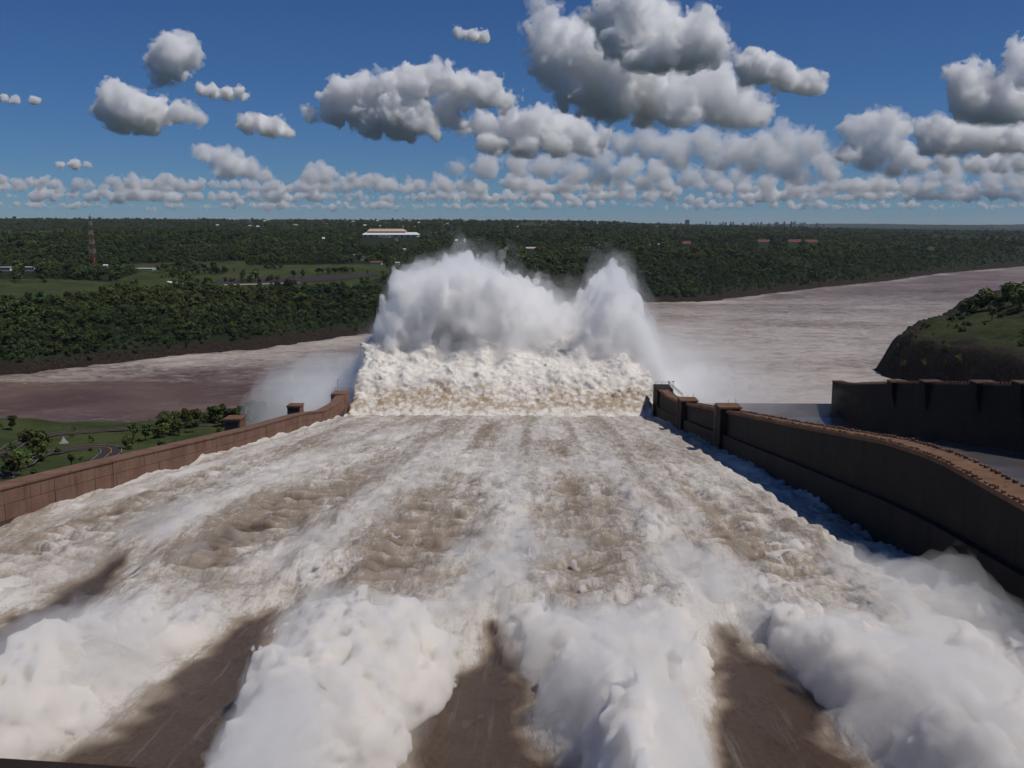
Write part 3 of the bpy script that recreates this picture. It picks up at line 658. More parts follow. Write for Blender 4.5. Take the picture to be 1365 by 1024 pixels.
# ------------------------------------------------------------------ clouds
M['cloud'] = {}
def cloud_mat(mfp):
    k = round(math.log(mfp) * 3)
    if k not in M['cloud']: M['cloud'][k] = vol_mat('cloud', 1 / math.exp(k / 3), (1.0, 1.0, 1.0), 0.0)
    return M['cloud'][k]
M['cloud_heart'] = NT('cloud_heart').bsdf((0.97, 0.97, 0.97), 1.0, None, 0.0)
def puff_cloud(circles, dist, base, label, seed, kind=None, group=None, soft=.25, vox=2.15, rough=1.0, base_soft=4.0, kids=8, heart=False, thin=5.0):
    """a cumulus from photo circles (px, py, radius): puffs on puffs at the cloud's own distance, broken up by noise, with a flat base"""
    rs = np.random.default_rng(seed); S = []; px = dist / F
    for cx_, cy_, r in circles:
        for rep in range(2):
            dr = rs.uniform(-1.0, 1.0) * r * (1.4 if rep else .5); y = dist + dr * px * 1.2
            c = at_y(cx_ + rep * rs.uniform(-.4, .4) * r, cy_ + rep * rs.uniform(-.1, .4) * r, y); R0 = r * (.92 if not rep else .8) * px; S.append((*c, R0))
            for k in range(kids):
                d1 = rs.normal(size=3); d1[2] = abs(d1[2]) * .9 - .25; d1[1] -= .5; d1 /= np.linalg.norm(d1); r1 = R0 * rs.uniform(.26, .52); c1 = c + d1 * R0 * rs.uniform(.72, .98); S.append((*c1, r1))
                for k2 in range(3 if kids > 3 else 1):
                    d2 = d1 + rs.normal(size=3) * .8; d2 /= np.linalg.norm(d2); S.append((*(c1 + d2 * r1 * .85), r1 * rs.uniform(.3, .55)))
    S = np.array(S); rm = np.median([c[2] for c in circles]) * px; h = vox * px
    hs = np.array([h, h * 1.5, h]); lo = (S[:, :3] - S[:, 3:]).min(0) - rm * .5; hi = (S[:, :3] + S[:, 3:]).max(0) + rm * .5
    zb = at_y(682, base, dist)[2]; lo[2] = max(lo[2], zb - base_soft * px * 3)
    ax = [np.arange(lo[i], hi[i] + hs[i], hs[i], dtype=np.float32) for i in range(3)]; q = 1 / rm
    sh = [len(a_) for a_ in ax]; D0 = np.full(sh, -rm * .6, np.float32)
    G = np.meshgrid(*ax, indexing='ij'); wv = [g_ + rm * (.42 * fbm(G[0] * q * 1.1, G[1] * q * 1.1, G[2] * q * 1.1, 3, seed + 31 + 3 * i, .55)).astype(np.float32) for i, g_ in enumerate(G)]; del G
    for sx, sy, sz, r in S:
        e = r + rm * .75; sl_ = tuple(slice(max(0, int((c - e - l) / hh)), max(0, int((c + e - l) / hh) + 2)) for c, l, hh in zip((sx, sy, sz), lo, hs))
        if any(q_.stop <= q_.start for q_ in sl_): continue
        d_ = r - np.sqrt((wv[0][sl_] - sx) ** 2 + (wv[1][sl_] - sy) ** 2 + (wv[2][sl_] - sz) ** 2)
        w_ = D0[sl_]; hh = rm * .10; t_ = np.clip(.5 + .5 * (d_ - w_) / hh, 0, 1); D0[sl_] = w_ + (d_ - w_) * t_ + hh * t_ * (1 - t_)
    del wv
    def finish(inf, sd, fine):
        D = D0 + np.float32(inf); I = np.nonzero(np.abs(D) < rm * .5)
        x, y, z = (ax[i][I[i]] for i in range(3))
        n_ = .14 * (.5 - worley(x * q * 1.3, y * q * 1.3, z * q * 1.3, sd)) + .26 * fbm(x * q * 1.7, y * q * 1.7, z * q * 1.7, 3, sd + 17)
        if fine: n_ = n_ + .20 * (.5 - worley(x * q * 3.2, y * q * 3.2, z * q * 3.2, sd + 9)) + .20 * fbm(x * q * 4.6, y * q * 4.6, z * q * 4.6, 3, sd + 11, .6)
        D[I] += (rough * rm * n_).astype(np.float32)
        bz = (base_soft * px * fbm(ax[0][:, None] * q * .9 + 0 * ax[1][None], ax[1][None, :] * q * .9 + 0 * ax[0][:, None], o=3, s=sd + 3))[:, :, None]
        D = np.minimum(D, (ax[2][None, None, :] - zb + inf) * .8 + bz)
        V, Q = surface_nets(D, (0, 0, 0), 1.0)
        return V * hs.astype(np.float32) + lo.astype(np.float32), Q
    root = root_of('cloud', label, 'cloud', kind)
    if group: root['group'] = group
    if heart: layer('heart', *finish(-rm * .45, seed, False), M['cloud_heart'], root)
    layer('billows', *finish(0, seed, True), cloud_mat(soft * rm), root)
    if thin: layer('fringe', *finish(rm * .13, seed + 401, False), cloud_mat(soft * thin * rm), root)
    return root
def yd(base, hgt=1250.0): return hgt / (at_y(682, base, 1.0)[2] - CAMZ) if base < 290 else 60000
CL = [
 ([(230, 66, 22), (214, 76, 17), (248, 72, 18), (238, 85, 18), (222, 96, 14), (212, 106, 9)], 114, 'small round white cloud highest at the upper left'),
 ([(158, 133, 22), (142, 146, 15), (180, 143, 22), (208, 148, 18), (234, 152, 15), (257, 154, 11), (165, 160, 18), (195, 163, 16), (152, 118, 9)], 176, 'low white cloud with a long flat tail at the left'),
 ([(268, 120, 8), (283, 123, 9), (302, 127, 9), (320, 125, 8)], 134, 'small grey cloud wisp just right of the small round cloud'),
 ([(330, 167, 11), (348, 166, 12), (366, 171, 12), (382, 177, 9)], 184, 'little flat white cloud left of the wide lumpy cloud'),
 ([(612, 46, 7), (628, 48, 9), (642, 49, 8)], 56, 'tiny grey cloud high above the wide lumpy cloud'),
 ([(440, 128, 13), (462, 122, 18), (490, 120, 20), (520, 118, 22), (548, 108, 19), (572, 96, 14), (570, 112, 20), (600, 108, 17), (622, 118, 20), (650, 124, 19), (674, 133, 14), (445, 150, 17), (480, 150, 24), (520, 152, 24), (560, 152, 22), (595, 150, 18), (412, 152, 9), (500, 170, 15), (535, 172, 14), (575, 172, 12)], 190, 'wide lumpy white cloud left of centre with a grey base'),
 ([(618, 170, 13), (645, 168, 16), (680, 165, 18), (712, 160, 18), (742, 168, 18), (770, 178, 17), (800, 185, 13), (660, 188, 16), (700, 190, 20), (740, 192, 18), (780, 196, 14)], 208, 'flat grey and white cloud under the gap between the two largest clouds'),
 ([(722, 18, 16), (716, 48, 11), (742, 40, 17), (738, 70, 27), (728, 98, 16), (765, 60, 30), (765, 90, 32), (790, 70, 34), (830, 90, 34), (800, 100, 33), (770, 118, 25), (825, 122, 33), (870, 128, 33), (915, 130, 33), (955, 132, 30), (990, 146, 24), (1008, 152, 14), (800, 138, 24), (720, 6, 10), (880, 105, 30), (935, 108, 25), (960, 112, 16)], 172, 'largest white cumulus tower standing at the top right of centre'),
 ([(812, 18, 24), (840, 8, 26), (850, 40, 32), (880, 20, 20), (890, 60, 30), (925, 40, 24), (950, 50, 18), (945, 68, 22), (820, 50, 24), (915, 72, 24), (870, 70, 26)], 99, 'bright rounded cloud cut by the top edge above the largest cumulus'),
 ([(1002, 84, 17), (1020, 92, 20), (1045, 104, 18), (1070, 114, 14), (1090, 112, 12), (1000, 103, 12), (1082, 104, 9)], 129, 'separate rounded white cloud right of the largest cumulus'),
 ([(830, 195, 15), (862, 190, 18), (900, 195, 20), (940, 190, 18), (980, 195, 20), (1020, 192, 18), (1050, 185, 17), (1080, 195, 20), (1100, 215, 18), (1110, 232, 13), (1040, 215, 20), (1000, 218, 15), (960, 212, 15), (1062, 232, 14), (905, 215, 12)], 246, 'long cloud bank with white lumps below the largest cumulus'),
 ([(1135, 172, 14), (1160, 165, 15), (1185, 162, 15), (1205, 172, 13), (1150, 190, 17), (1180, 192, 20), (1205, 205, 15), (1130, 205, 15), (1160, 215, 17), (1195, 222, 13)], 236, 'ragged white cloud between the cloud bank and the right edge clouds'),
 ([(1282, 105, 16), (1300, 100, 17), (1290, 128, 20), (1320, 125, 20), (1345, 110, 18), (1350, 78, 11), (1358, 60, 8), (1345, 140, 25), (1310, 148, 20), (1370, 120, 25), (1390, 90, 25), (1385, 145, 25), (1290, 150, 13)], 168, 'white cloud tower cut by the right edge of the picture'),
 ([(1230, 180, 15), (1255, 178, 18), (1285, 182, 20), (1315, 185, 20), (1345, 180, 20), (1375, 182, 20), (1240, 195, 13), (1270, 196, 13)], 207, 'grey based cloud under the tower at the right edge'),
 ([(1245, 235, 12), (1270, 230, 14), (1268, 250, 13), (1290, 258, 12), (1320, 240, 14), (1350, 235, 16), (1365, 245, 13)], 268, 'low hazy cloud near the horizon at the far right'),
 ([(275, 202, 11), (295, 208, 14), (312, 218, 15), (330, 225, 12), (355, 236, 9), (300, 226, 13), (265, 198, 7)], 240, 'small white cumulus sloping down to the right above the left horizon'),
 ([(415, 232, 12), (430, 226, 10), (438, 236, 11), (470, 236, 8), (495, 240, 10)], 249, 'little pair of white puffs above the horizon left of centre'),
 ([(650, 222, 16), (690, 218, 17), (730, 222, 18), (765, 230, 16), (610, 225, 10), (800, 238, 14), (620, 248, 10)], 246, 'wide low white cloud above the horizon behind the spray'),
]
CL += [
 ([(60, 240, 7), (40, 242, 6), (75, 246, 6), (20, 244, 6), (2, 240, 7)], 252, 'row of tiny white puffs low at the left edge'),
 ([(150, 243, 9), (175, 242, 10), (195, 246, 9), (225, 240, 10), (240, 246, 8), (120, 246, 7)], 254, 'low chain of white puffs under the flat tailed cloud'),
 ([(20, 134, 6), (45, 134, 7), (5, 131, 5)], 139, 'dim grey wisp at the upper left edge'),
 ([(80, 221, 6), (100, 220, 8), (118, 221, 5)], 225, 'thin grey wisp above the left horizon'),
 ([(760, 205, 14), (800, 212, 16), (840, 222, 16), (880, 228, 16), (920, 235, 15), (820, 235, 13), (860, 245, 12), (780, 232, 12)], 254, 'grey and white cloud field left part below the long cloud bank'),
 ([(950, 238, 14), (985, 240, 14), (1020, 245, 14), (1060, 250, 12), (1100, 252, 12), (1140, 248, 14), (1175, 246, 13), (1210, 248, 12)], 262, 'grey and white cloud field right part below the long cloud bank'),
 ([(585, 240, 9), (560, 246, 8), (520, 246, 9), (600, 250, 9), (640, 252, 9), (545, 243, 7)], 258, 'low white puffs just above the horizon left of the spray top'),
 ([(690, 250, 10), (720, 248, 11), (755, 252, 10), (790, 256, 10), (830, 258, 10), (870, 260, 9)], 266, 'low pale puffs above the horizon right of the spray top'),
 ([(1225, 222, 13), (1300, 222, 13), (1330, 215, 14), (1365, 218, 15), (1260, 215, 12)], 232, 'dim cloud sheet under the grey based cloud at the right'),
]
for i, (cs, base, lab) in enumerate(CL): puff_cloud(cs, yd(base), base, lab, 500 + 20 * i, soft=float(np.interp(base, [205, 235, 260], [.40, .9, 1.7])), thin=3.2 if base < 215 else 2.0)
print('clouds', time.time() - T0)
rc = np.random.default_rng(77)
for row, (base, n, r0, r1) in enumerate(((256, 90, 5, 10), (268, 130, 4, 9), (279, 130, 3, 6))):
    cs = []
    for k in range(n):
        cx_ = rc.uniform(-120, 1500); r = rc.uniform(r0, r1) * (1 if rc.random() < .8 else 1.5); lift = rc.uniform(0, 9 - 2 * row)
        for q in range(rc.integers(3, 8)): cs.append((cx_ + rc.uniform(-4.5, 4.5) * r, base - lift - rc.uniform(-.2, .8) * r, r * rc.uniform(.35, .9)))
    puff_cloud(cs, yd(base), base + 1, ('band of distant flat cumulus low over the horizon', 'farther band of thin pale cumulus over the horizon', 'lowest and faintest band of cumulus on the horizon')[row], 900 + 30 * row, 'stuff', soft=1.7, vox=2.0, base_soft=5.0, kids=2, heart=False, thin=0)
print('bands', time.time() - T0)

# ------------------------------------------------------------------ trees
def tube(path, radii, n=6):
    secs = []
    for i, (p, r) in enumerate(zip(path, radii)):
        d = (Vector(path[min(i + 1, len(path) - 1)]) - Vector(path[max(0, i - 1)])).normalized(); u = d.orthogonal().normalized(); w_ = d.cross(u)
        r = float(r); secs.append([Vector([float(c) for c in p]) + r * (math.cos(2 * math.pi * k / n) * u + math.sin(2 * math.pi * k / n) * w_) for k in range(n)])
    return secs
def tree_proto(seed, hgt, spread, base, lobes, leaves, size):
    """(trunk mesh, crown mesh) of a broadleaf tree about hgt tall: limbs, and leaf clumps set in uneven lobes"""
    rs = np.random.default_rng(seed); b = MB()
    top = hgt * .62; lean = rs.uniform(-.4, .4, 2)
    path = [(lean[0] * t * t, lean[1] * t * t, top * t - .4) for t in np.linspace(0, 1, 5)]
    r0 = hgt * .026; b.loft(tube(path, [r0 * (1.25 - .9 * t) for t in np.linspace(0, 1, 5)]))
    cs = []
    for i in range(lobes):
        a = rs.uniform(0, 6.28); rr_ = spread * rs.uniform(.15, .72) if i else 0; z = hgt * rs.uniform(base + .12, .86) if i else hgt * .8
        c = np.array([rr_ * math.cos(a), rr_ * math.sin(a), z]); cs.append((c, spread * rs.uniform(.3, .52)))
        s0 = np.array(path[rs.integers(1, 4)]); mid = (s0 + c) / 2 - np.array([0, 0, hgt * .03])
        b.loft(tube([s0, mid, c], [r0 * .45, r0 * .3, r0 * .1], 5))
    V = []; Fc = []
    for c, r in cs:
        m_ = int(leaves / lobes)
        d = rs.normal(size=(m_, 3)); d /= np.linalg.norm(d, axis=1)[:, None]; rad = r * rs.uniform(.45, 1.08, m_) ** .6
        P = c + d * rad[:, None] * np.array([1, 1, .72])
        nn = d + rs.normal(size=(m_, 3)) * .55 + np.array([0, 0, .35]); nn /= np.linalg.norm(nn, axis=1)[:, None]
        u = np.cross(nn, rs.normal(size=(m_, 3))); u /= np.linalg.norm(u, axis=1)[:, None]; v = np.cross(nn, u)
        sz = size * rs.uniform(.6, 1.35, m_)[:, None]; k = len(V) * 4
        quad = np.stack([P - u * sz - v * sz * .5, P + u * sz * .3 - v * sz * .8, P + u * sz + v * sz * .45, P - u * sz * .35 + v * sz * .8], 1)
        V.append(quad.reshape(-1, 3))
    V = np.concatenate(V); Q = np.arange(len(V)).reshape(-1, 4)
    tm = b.mesh('trunk'); tm.materials.append(M['bark'])
    cm = mesh_np('crown', V, Q, smooth=False); cm.materials.append(M['leaf'])
    return tm, cm
PROTO = [tree_proto(1, 13, 5.2, .30, 9, 620, .62), tree_proto(2, 11, 5.0, .22, 8, 560, .62), tree_proto(3, 15, 4.6, .34, 9, 620, .62),
         tree_proto(4, 9, 4.8, .12, 8, 520, .6), tree_proto(5, 12, 6.0, .42, 10, 620, .62), tree_proto(6, 5, 3.6, .05, 7, 420, .5)]
HGT = [13, 11, 15, 9, 12, 5]
def tree(k, loc, sc_, label, group=None, rz=None, name='tree', sq=1.0):
    o = thing(name, loc, label, 'bush' if k == 5 else 'tree', group, random.uniform(0, 6.28) if rz is None else rz); o.scale = (sc_, sc_, sc_ * sq)
    a = link('trunk', PROTO[k][0], None, o); b = link('crown', PROTO[k][1], None, o); return o
rsb = np.random.default_rng(55)
for i in range(48):
    px, py = rsb.uniform(-20, 400), rsb.uniform(556, 655); q = hit(px, py, 250)
    if q[0] > -86 or q[1] > 590 or q[2] < 3: continue
    tree(5, q - (0, 0, .2), rsb.uniform(.2, .62), 'small dark shrub on the grassy left bank', 'shrubs on the left bank', name='shrub')
# single trees that stand out, from the photo pixel of their foot
NEAR = [((15, 574), 1, 8.5, 'lone round tree on the near river bank at the far left edge'),
        ((44, 612), 0, 14, 'tallest dark tree inside the bend between the two roads'), ((60, 616), 1, 9, 'smaller tree right of the tallest one between the two roads'),
        ((30, 622), 3, 8, 'leafy tree left of the tallest one between the two roads'), ((62, 594), 3, 6, 'low tree beside the upper road above the tallest tree'),
        ((15, 636), 3, 9, 'bushy tree at the left edge just above the reddish wall'), ((-8, 628), 0, 10, 'tree half cut by the left edge above the reddish wall'),
        ((95, 622), 2, 6.5, 'slim dark tree left of the road bend by the wall'), ((178, 586), 2, 10, 'upright dark tree at the right end of the upper road'),
        ((194, 588), 1, 9, 'second tree right of the upright dark one by the road end'), ((172, 598), 3, 6, 'low dark tree right of the road bend'),
        ((212, 584), 3, 7, 'tree standing between the road end and the thicket'),
        ((16, 600), 5, 3.5, 'low bush between the roads near the left edge'), ((47, 640), 5, 4, 'bush on the slope just above the reddish wall'),
        ((215, 598), 5, 4, 'bush on the grass by the wall right of the road bend'), ((120, 586), 5, 2.2, 'tiny bush between the upper and lower road')]
for (px, py), k, hg, lab in NEAR: q = hit(px, py, 250); tree(k, q - (0, 0, .2), hg / HGT[k], lab, name='bush' if k == 5 else 'tree')
rs = np.random.default_rng(5)
for i in range(44):
    px = 215 + i * 4.4 + rs.uniform(-5, 5); py = np.interp(px, [222, 300, 420], [580, 566, 556]) + rs.uniform(-9, 6); k = int(rs.integers(0, 4)); q = hit(px, py, 250)
    if q[0] > -84 or q[1] > 585: continue
    tree(k, q - (0, 0, .2), rs.uniform(6.5, 11) / HGT[k], 'dark tree in the thicket between the reddish wall and the river', 'trees of the riverside thicket')
HILL = [((1300, 416), 3, 12, 'large round dark tree leftmost on the right hill top'), ((1318, 414), 3, 14, 'tree second from the left on the right hill top'), ((1338, 412), 1, 16, 'tallest dark tree on the right hill top'),
        ((1360, 414), 3, 15, 'dark tree at the right edge on the hill top'), ((1290, 420), 3, 11, 'low bushy tree just left of the hill top trees'), ((1350, 408), 3, 15, 'tree standing behind the hill top trees'), ((1322, 428), 2, 9, 'thin young tree standing in the hill grass')]
for (px, py), k, hg, lab in HILL: q = hit(px, py, 500); tree(k, q - (0, 0, .2), 1.35 * hg / HGT[k], lab)
for i in range(46):
    t_ = i / 45; px = 1185 + 190 * rs.uniform(0, 1); py = np.interp(px, [1185, 1230, 1290, 1400], [470, 436, 420, 414]) + rs.uniform(0, 1) ** 2.2 * 70; q = hit(px, py, 500)
    if q[2] < 8 or q[1] > 1150: continue
    tree(5 if rs.random() < .8 else 3, q - (0, 0, .2), rs.uniform(.35, .95), 'low scrubby bush on the grassy right hill', 'scrub on the right hill', name='bush')
# ------------------------------------------------------------------ roads
def ribbon(px_pts, width, n=60):
    """centre line through photo pixels on the ground -> left and right edges at even steps"""
    c = np.array([hit(px, py, 250)[:2] for px, py in px_pts]); t = np.concatenate([[0], np.cumsum(np.hypot(*np.diff(c, axis=0).T))]); u = np.linspace(0, t[-1], n)
    c = np.stack([np.interp(u, t, c[:, 0]), np.interp(u, t, c[:, 1])], 1)
    for _ in range(6): c[1:-1] = (c[:-2] + 2 * c[1:-1] + c[2:]) / 4
    d = np.gradient(c, axis=0); d /= np.linalg.norm(d, axis=1)[:, None]; nn = np.stack([-d[:, 1], d[:, 0]], 1); z = land(c[:, 0], c[:, 1])[0]
    return lambda o0, o1, dz: MB().strip([(*(c[i] + nn[i] * o0), z[i] + dz) for i in range(n)], [(*(c[i] + nn[i] * o1), z[i] + dz) for i in range(n)])
for pts_, wd, lab in (([(-60, 640), (-25, 620), (0, 606), (28, 590), (70, 579), (117, 576), (174, 574), (225, 571), (300, 566)], 8.5, 'upper'), ([(0, 640), (40, 612), (56, 606), (88, 600.5), (125, 596.5), (145, 596.5), (151, 601), (144, 608), (133, 617), (122, 630), (112, 645)], 9.5, 'lower')):
    rb = ribbon(pts_, wd); ro_ = rb(-wd / 2, wd / 2, .45).build('road', M['asphalt']); tag(ro_, 'asphalt road with a yellow centre line, the %s of two' % lab, kind='structure')
    for o0, nm, mt in ((-.2, 'centre_line', 'yellow'), (-wd / 2 + .15, 'edge_line', 'white_line'), (wd / 2 - .5, 'edge_line', 'white_line')): rb(o0, o0 + .38, .50).build(nm, M[mt], ro_)
def ground_sheet(front, back, n, dz, mat, name, t0=700, parent=None):
    """a sheet laid on the ground between two rows of photo pixels"""
    A = np.array([hit(px, py, t0)[:2] for px, py in front]); B = np.array([hit(px, py, t0)[:2] for px, py in back]); u = np.linspace(0, 1, n)
    def rs_(a_): t = np.linspace(0, 1, len(a_)); return np.stack([np.interp(u, t, a_[:, 0]), np.interp(u, t, a_[:, 1])], 1)
    A, B = rs_(A), rs_(B); G = A[:, None] + (B - A)[:, None] * np.linspace(0, 1, 8)[None, :, None]; z = land(G[..., 0].ravel(), G[..., 1].ravel())[0] + dz
    return link(name, mesh_np(name, np.column_stack([G.reshape(-1, 2), z]), grid_quads(n, 8)), mat, parent)
lot = ground_sheet([(226, 377), (262, 380), (300, 381), (400, 377), (470, 372), (508, 367)], [(240, 374.5), (290, 373), (350, 371), (420, 369), (470, 366), (505, 364)], 30, .7, M['asphalt'], 'paved_yard'); tag(lot, 'grey paved yard in the green field', kind='structure')
ground_sheet([(222, 377), (240, 379.6), (262, 381.2)], [(224, 375.8), (240, 378), (262, 379.6)], 8, .95, M['white'], 'pale_apron', parent=lot)
ground_sheet([(292, 381.6), (350, 380.2), (400, 378.2)], [(292, 380.4), (350, 379.2), (400, 377.4)], 8, .95, M['beige_wall'], 'pale_kerb', parent=lot)
q = hit(85, 591, 250); py_ = thing('marker_pyramid', q, 'small pale pyramid marker between the two roads', 'marker', rz=.5)
MB().box(-2, 2, -2, 2, -.5, .35).build('base', M['grey_wall'], py_)
MB().loft([[(-1.7, -1.7, .354), (1.7, -1.7, .354), (1.7, 1.7, .354), (-1.7, 1.7, .354)], [(-.1, -.1, 3.4), (.1, -.1, 3.4), (.1, .1, 3.4), (-.1, .1, 3.4)]]).build('body', M['grey_wall'], py_)

# ------------------------------------------------------------------ far buildings and masts
SIGHT = []                                                # kept clear of trees: (x, y, half width)
def gable(b, x0, x1, y0, y1, z, hh, ov=.5):
    ym = (y0 + y1) / 2; x0, x1, y0, y1 = x0 - ov, x1 + ov, y0 - ov, y1 + ov
    b.v += [(x0, y0, z), (x1, y0, z), (x1, y1, z), (x0, y1, z), (x0, ym, z + hh), (x1, ym, z + hh)]; k = len(b.v) - 6
    b.f += [(k, k+1, k+5, k+4), (k+2, k+3, k+4, k+5), (k+1, k+2, k+5), (k+3, k, k+4), (k+3, k+2, k+1, k)]; return b
def house(px, py, wpx, hpx, label, wall='white', roof='red_roof', depth=None, wins=3, group=None, name='house', t0=700, flat=False, roof_h=.4):
    q = hit(px, py, t0); d = q[1]; SIGHT.append((px, wpx / 2 + 1.2, d)); W, Hh = wpx * d / F, hpx * d / F; dp = depth or min(W * .6, 14); o = thing(name, q - (0, 0, 1), label, 'building' if name != 'house' else 'house', group)
    wl = MB().box(-W / 2, W / 2, -dp / 2, dp / 2, -3, Hh + 1).build('wall', M[wall], o)
    if flat: MB().box(-W / 2 - .5, W / 2 + .5, -dp / 2 - .5, dp / 2 + .5, Hh + 1.01, Hh + 1.6).build('roof', M[roof], o)
    else: gable(MB(), -W / 2, W / 2, -dp / 2, dp / 2, Hh + 1.01, max(1.5, dp * roof_h * .6), .8).build('roof', M[roof], o)
    for k in range(wins):
        x = -W / 2 + W * (k + .5) / wins; ww = min(W / wins * .5, 3)
        MB().box(x - ww / 2, x + ww / 2, -dp / 2 - .12, -dp / 2 - .004, 1 + Hh * .35, 1 + Hh * .8).build('window', M['pane'], wl)
    return o
# the large stepped white hall
q = hit(521, 316, 1500); sc_ = q[1] / F; SIGHT.append((521, 40, q[1])); hall = thing('hall_building', q, 'large white hall with a raised tan roof on the far wooded ridge', 'building')
Wl = 73 * sc_; hl = MB(); hw_ = Wl / 2
hb = MB().loft([[(-hw_, -24, -3), (hw_, -24, -3), (hw_, 34, -3), (-hw_, 34, -3)], [(-hw_, -24, 3 * sc_), (hw_, -24, 3 * sc_), (hw_, 34, 3 * sc_), (-hw_, 34, 3 * sc_)]]).build('wall', M['white'], hall)
MB().loft([[(-hw_ - 2, -26, 3 * sc_ + .01), (hw_ + 2, -26, 3 * sc_ + .01), (hw_ + 2, 36, 3 * sc_ + .01), (-hw_ - 2, 36, 3 * sc_ + .01)], [(-hw_ + 9, -10, 6 * sc_), (hw_ - 9, -10, 6 * sc_), (hw_ - 9, 24, 6 * sc_), (-hw_ + 9, 24, 6 * sc_)]]).build('lower_roof', M['white'], hall)
u0, u1 = -30 * sc_, 20 * sc_
MB().box(u0, u1, -12, 22, 5.2 * sc_, 7.2 * sc_).build('upper_wall', M['red_trim'], hall)
MB().loft([[(u0 - 2, -14, 7.2 * sc_ + .01), (u1 + 2, -14, 7.2 * sc_ + .01), (u1 + 2, 24, 7.2 * sc_ + .01), (u0 - 2, 24, 7.2 * sc_ + .01)], [(u0 + 5, 0, 10.6 * sc_), (u1 - 9, 0, 10.6 * sc_), (u1 - 9, 12, 10.6 * sc_), (u0 + 5, 12, 10.6 * sc_)]]).build('upper_roof', M['tan_roof'], hall)
MB().box(u0 + 5, u1 - 9, 4, 8, 10.6 * sc_ + .01, 11.2 * sc_).build('ridge_trim', M['red_trim'], hall)
for k in range(9): x = -hw_ + Wl * (k + .5) / 9; MB().box(x - 2.5, x + 2.5, -24.3, -24.01, 0, 2 * sc_).build('window', M['pane'], hb)
house(512, 317, 16, 2.2, 'low white annex in front of the large white hall', roof='white', flat=True, wins=4, name='annex_building', t0=1500)
for i, px in enumerate((566, 574, 582, 596, 604)): house(px, 311.5, 5, 1.2, 'small white shed %s in the row right of the large hall' % ('first', 'second', 'third', 'fourth', 'fifth')[i], roof='white', flat=True, wins=1, name='shed', group='white sheds by the hall', t0=1500)
for i, px in enumerate((776, 781, 786.5, 791)): house(px, 333, 3.0, 3.2, 'white gabled house, %s of four in a row above the spray' % ('first', 'second', 'third', 'last')[i], wins=1, group='row of four white houses', t0=900)
house(760, 334, 3, 3, 'single white house left of the row of four', wins=1, t0=900)
house(708, 333, 13, 1.6, 'long low pale roofed house in the woods above the spray', roof='tan_roof', wins=3, t0=900)
house(632, 333, 5, 2, 'small white building below the white water tank', flat=True, roof='grey_wall', wins=2, t0=900)
house(484, 347, 6, 4.5, 'white house at the left of the yard settlement', roof='white', flat=True, wins=2, t0=900)
house(502, 353, 14, 3.0, 'long red roofed building with white front by the field', wins=5, t0=900)
house(530, 353, 5, 2.5, 'small pale house right of the long red roofed building', roof='tan_roof', wins=2, t0=900)
house(552, 353, 6, 1.6, 'low white shed at the right end of the field', roof='white', flat=True, wins=2, t0=900)
house(539, 335, 4, 2.5, 'white house among trees above the field', roof='white', wins=2, t0=900)
house(474, 342, 5, 2, 'grey roofed hut at the edge of the trees', 'grey_wall', 'grey_wall', wins=2, t0=900)
house(8, 361, 17, 4.5, 'long white building at the left edge under the woods', roof='white', flat=True, wins=6, name='white_building', t0=900)
house(40, 361, 17, 4.5, 'second long white building right of the one at the left edge', roof='white', flat=True, wins=5, name='white_building', t0=900)
house(195, 360, 22, 1.6, 'low white slab roofed shed at the edge of the field', roof='white', flat=True, wins=4, name='shed', t0=900)
house(141, 356, 5, 2, 'tiny white house left of the low white slab shed', roof='white', wins=1, t0=900)
for i, (px, wp) in enumerate(((1059, 17), (1081, 15), (1018, 15), (915, 10))): house(px, 324.5 if px > 1000 else 327, wp, 1.6, ('long red roofed shed left of the pair on the right woods', 'long red roofed shed right of the pair on the right woods', 'red roofed shed left of the pair above the river', 'single red roofed house above the river bend')[i], 'beige_wall', wins=3, roof_h=.8, depth=16, name='shed', t0=1500)
for i in range(44):
    px = rs.uniform(230, 905); py = rs.uniform(293.5, 306) + (3 if px > 700 else 0)
    house(px, py, rs.uniform(2, 4.2), rs.uniform(1.2, 2.2), 'tiny pale house scattered on the far ridge', ['white', 'beige_wall', 'grey_wall'][i % 3], ['red_roof', 'white', 'tan_roof'][(i * 7) % 3], wins=1, group='houses scattered on the far ridge', t0=2500, depth=14)
tk = hit(619, 327, 900); sc_ = tk[1] / F; SIGHT.append((619, 4, tk[1])); t_o = thing('water_tank', tk, 'white cylindrical water tank on a pale stand in the woods', 'water tank')
MB().bar((0, 0, -2), (0, 0, 3 * sc_), 1.0 * sc_, 10).build('stand', M['grey_wall'], t_o); MB().bar((0, 0, 3 * sc_ + .01), (0, 0, 8 * sc_), 1.9 * sc_, 14).build('tank', M['white'], t_o); MB().bar((0, 0, 8 * sc_ + .01), (0, 0, 9 * sc_), 2.0 * sc_, 14, .4 * sc_).build('roof', M['grey_wall'], t_o)
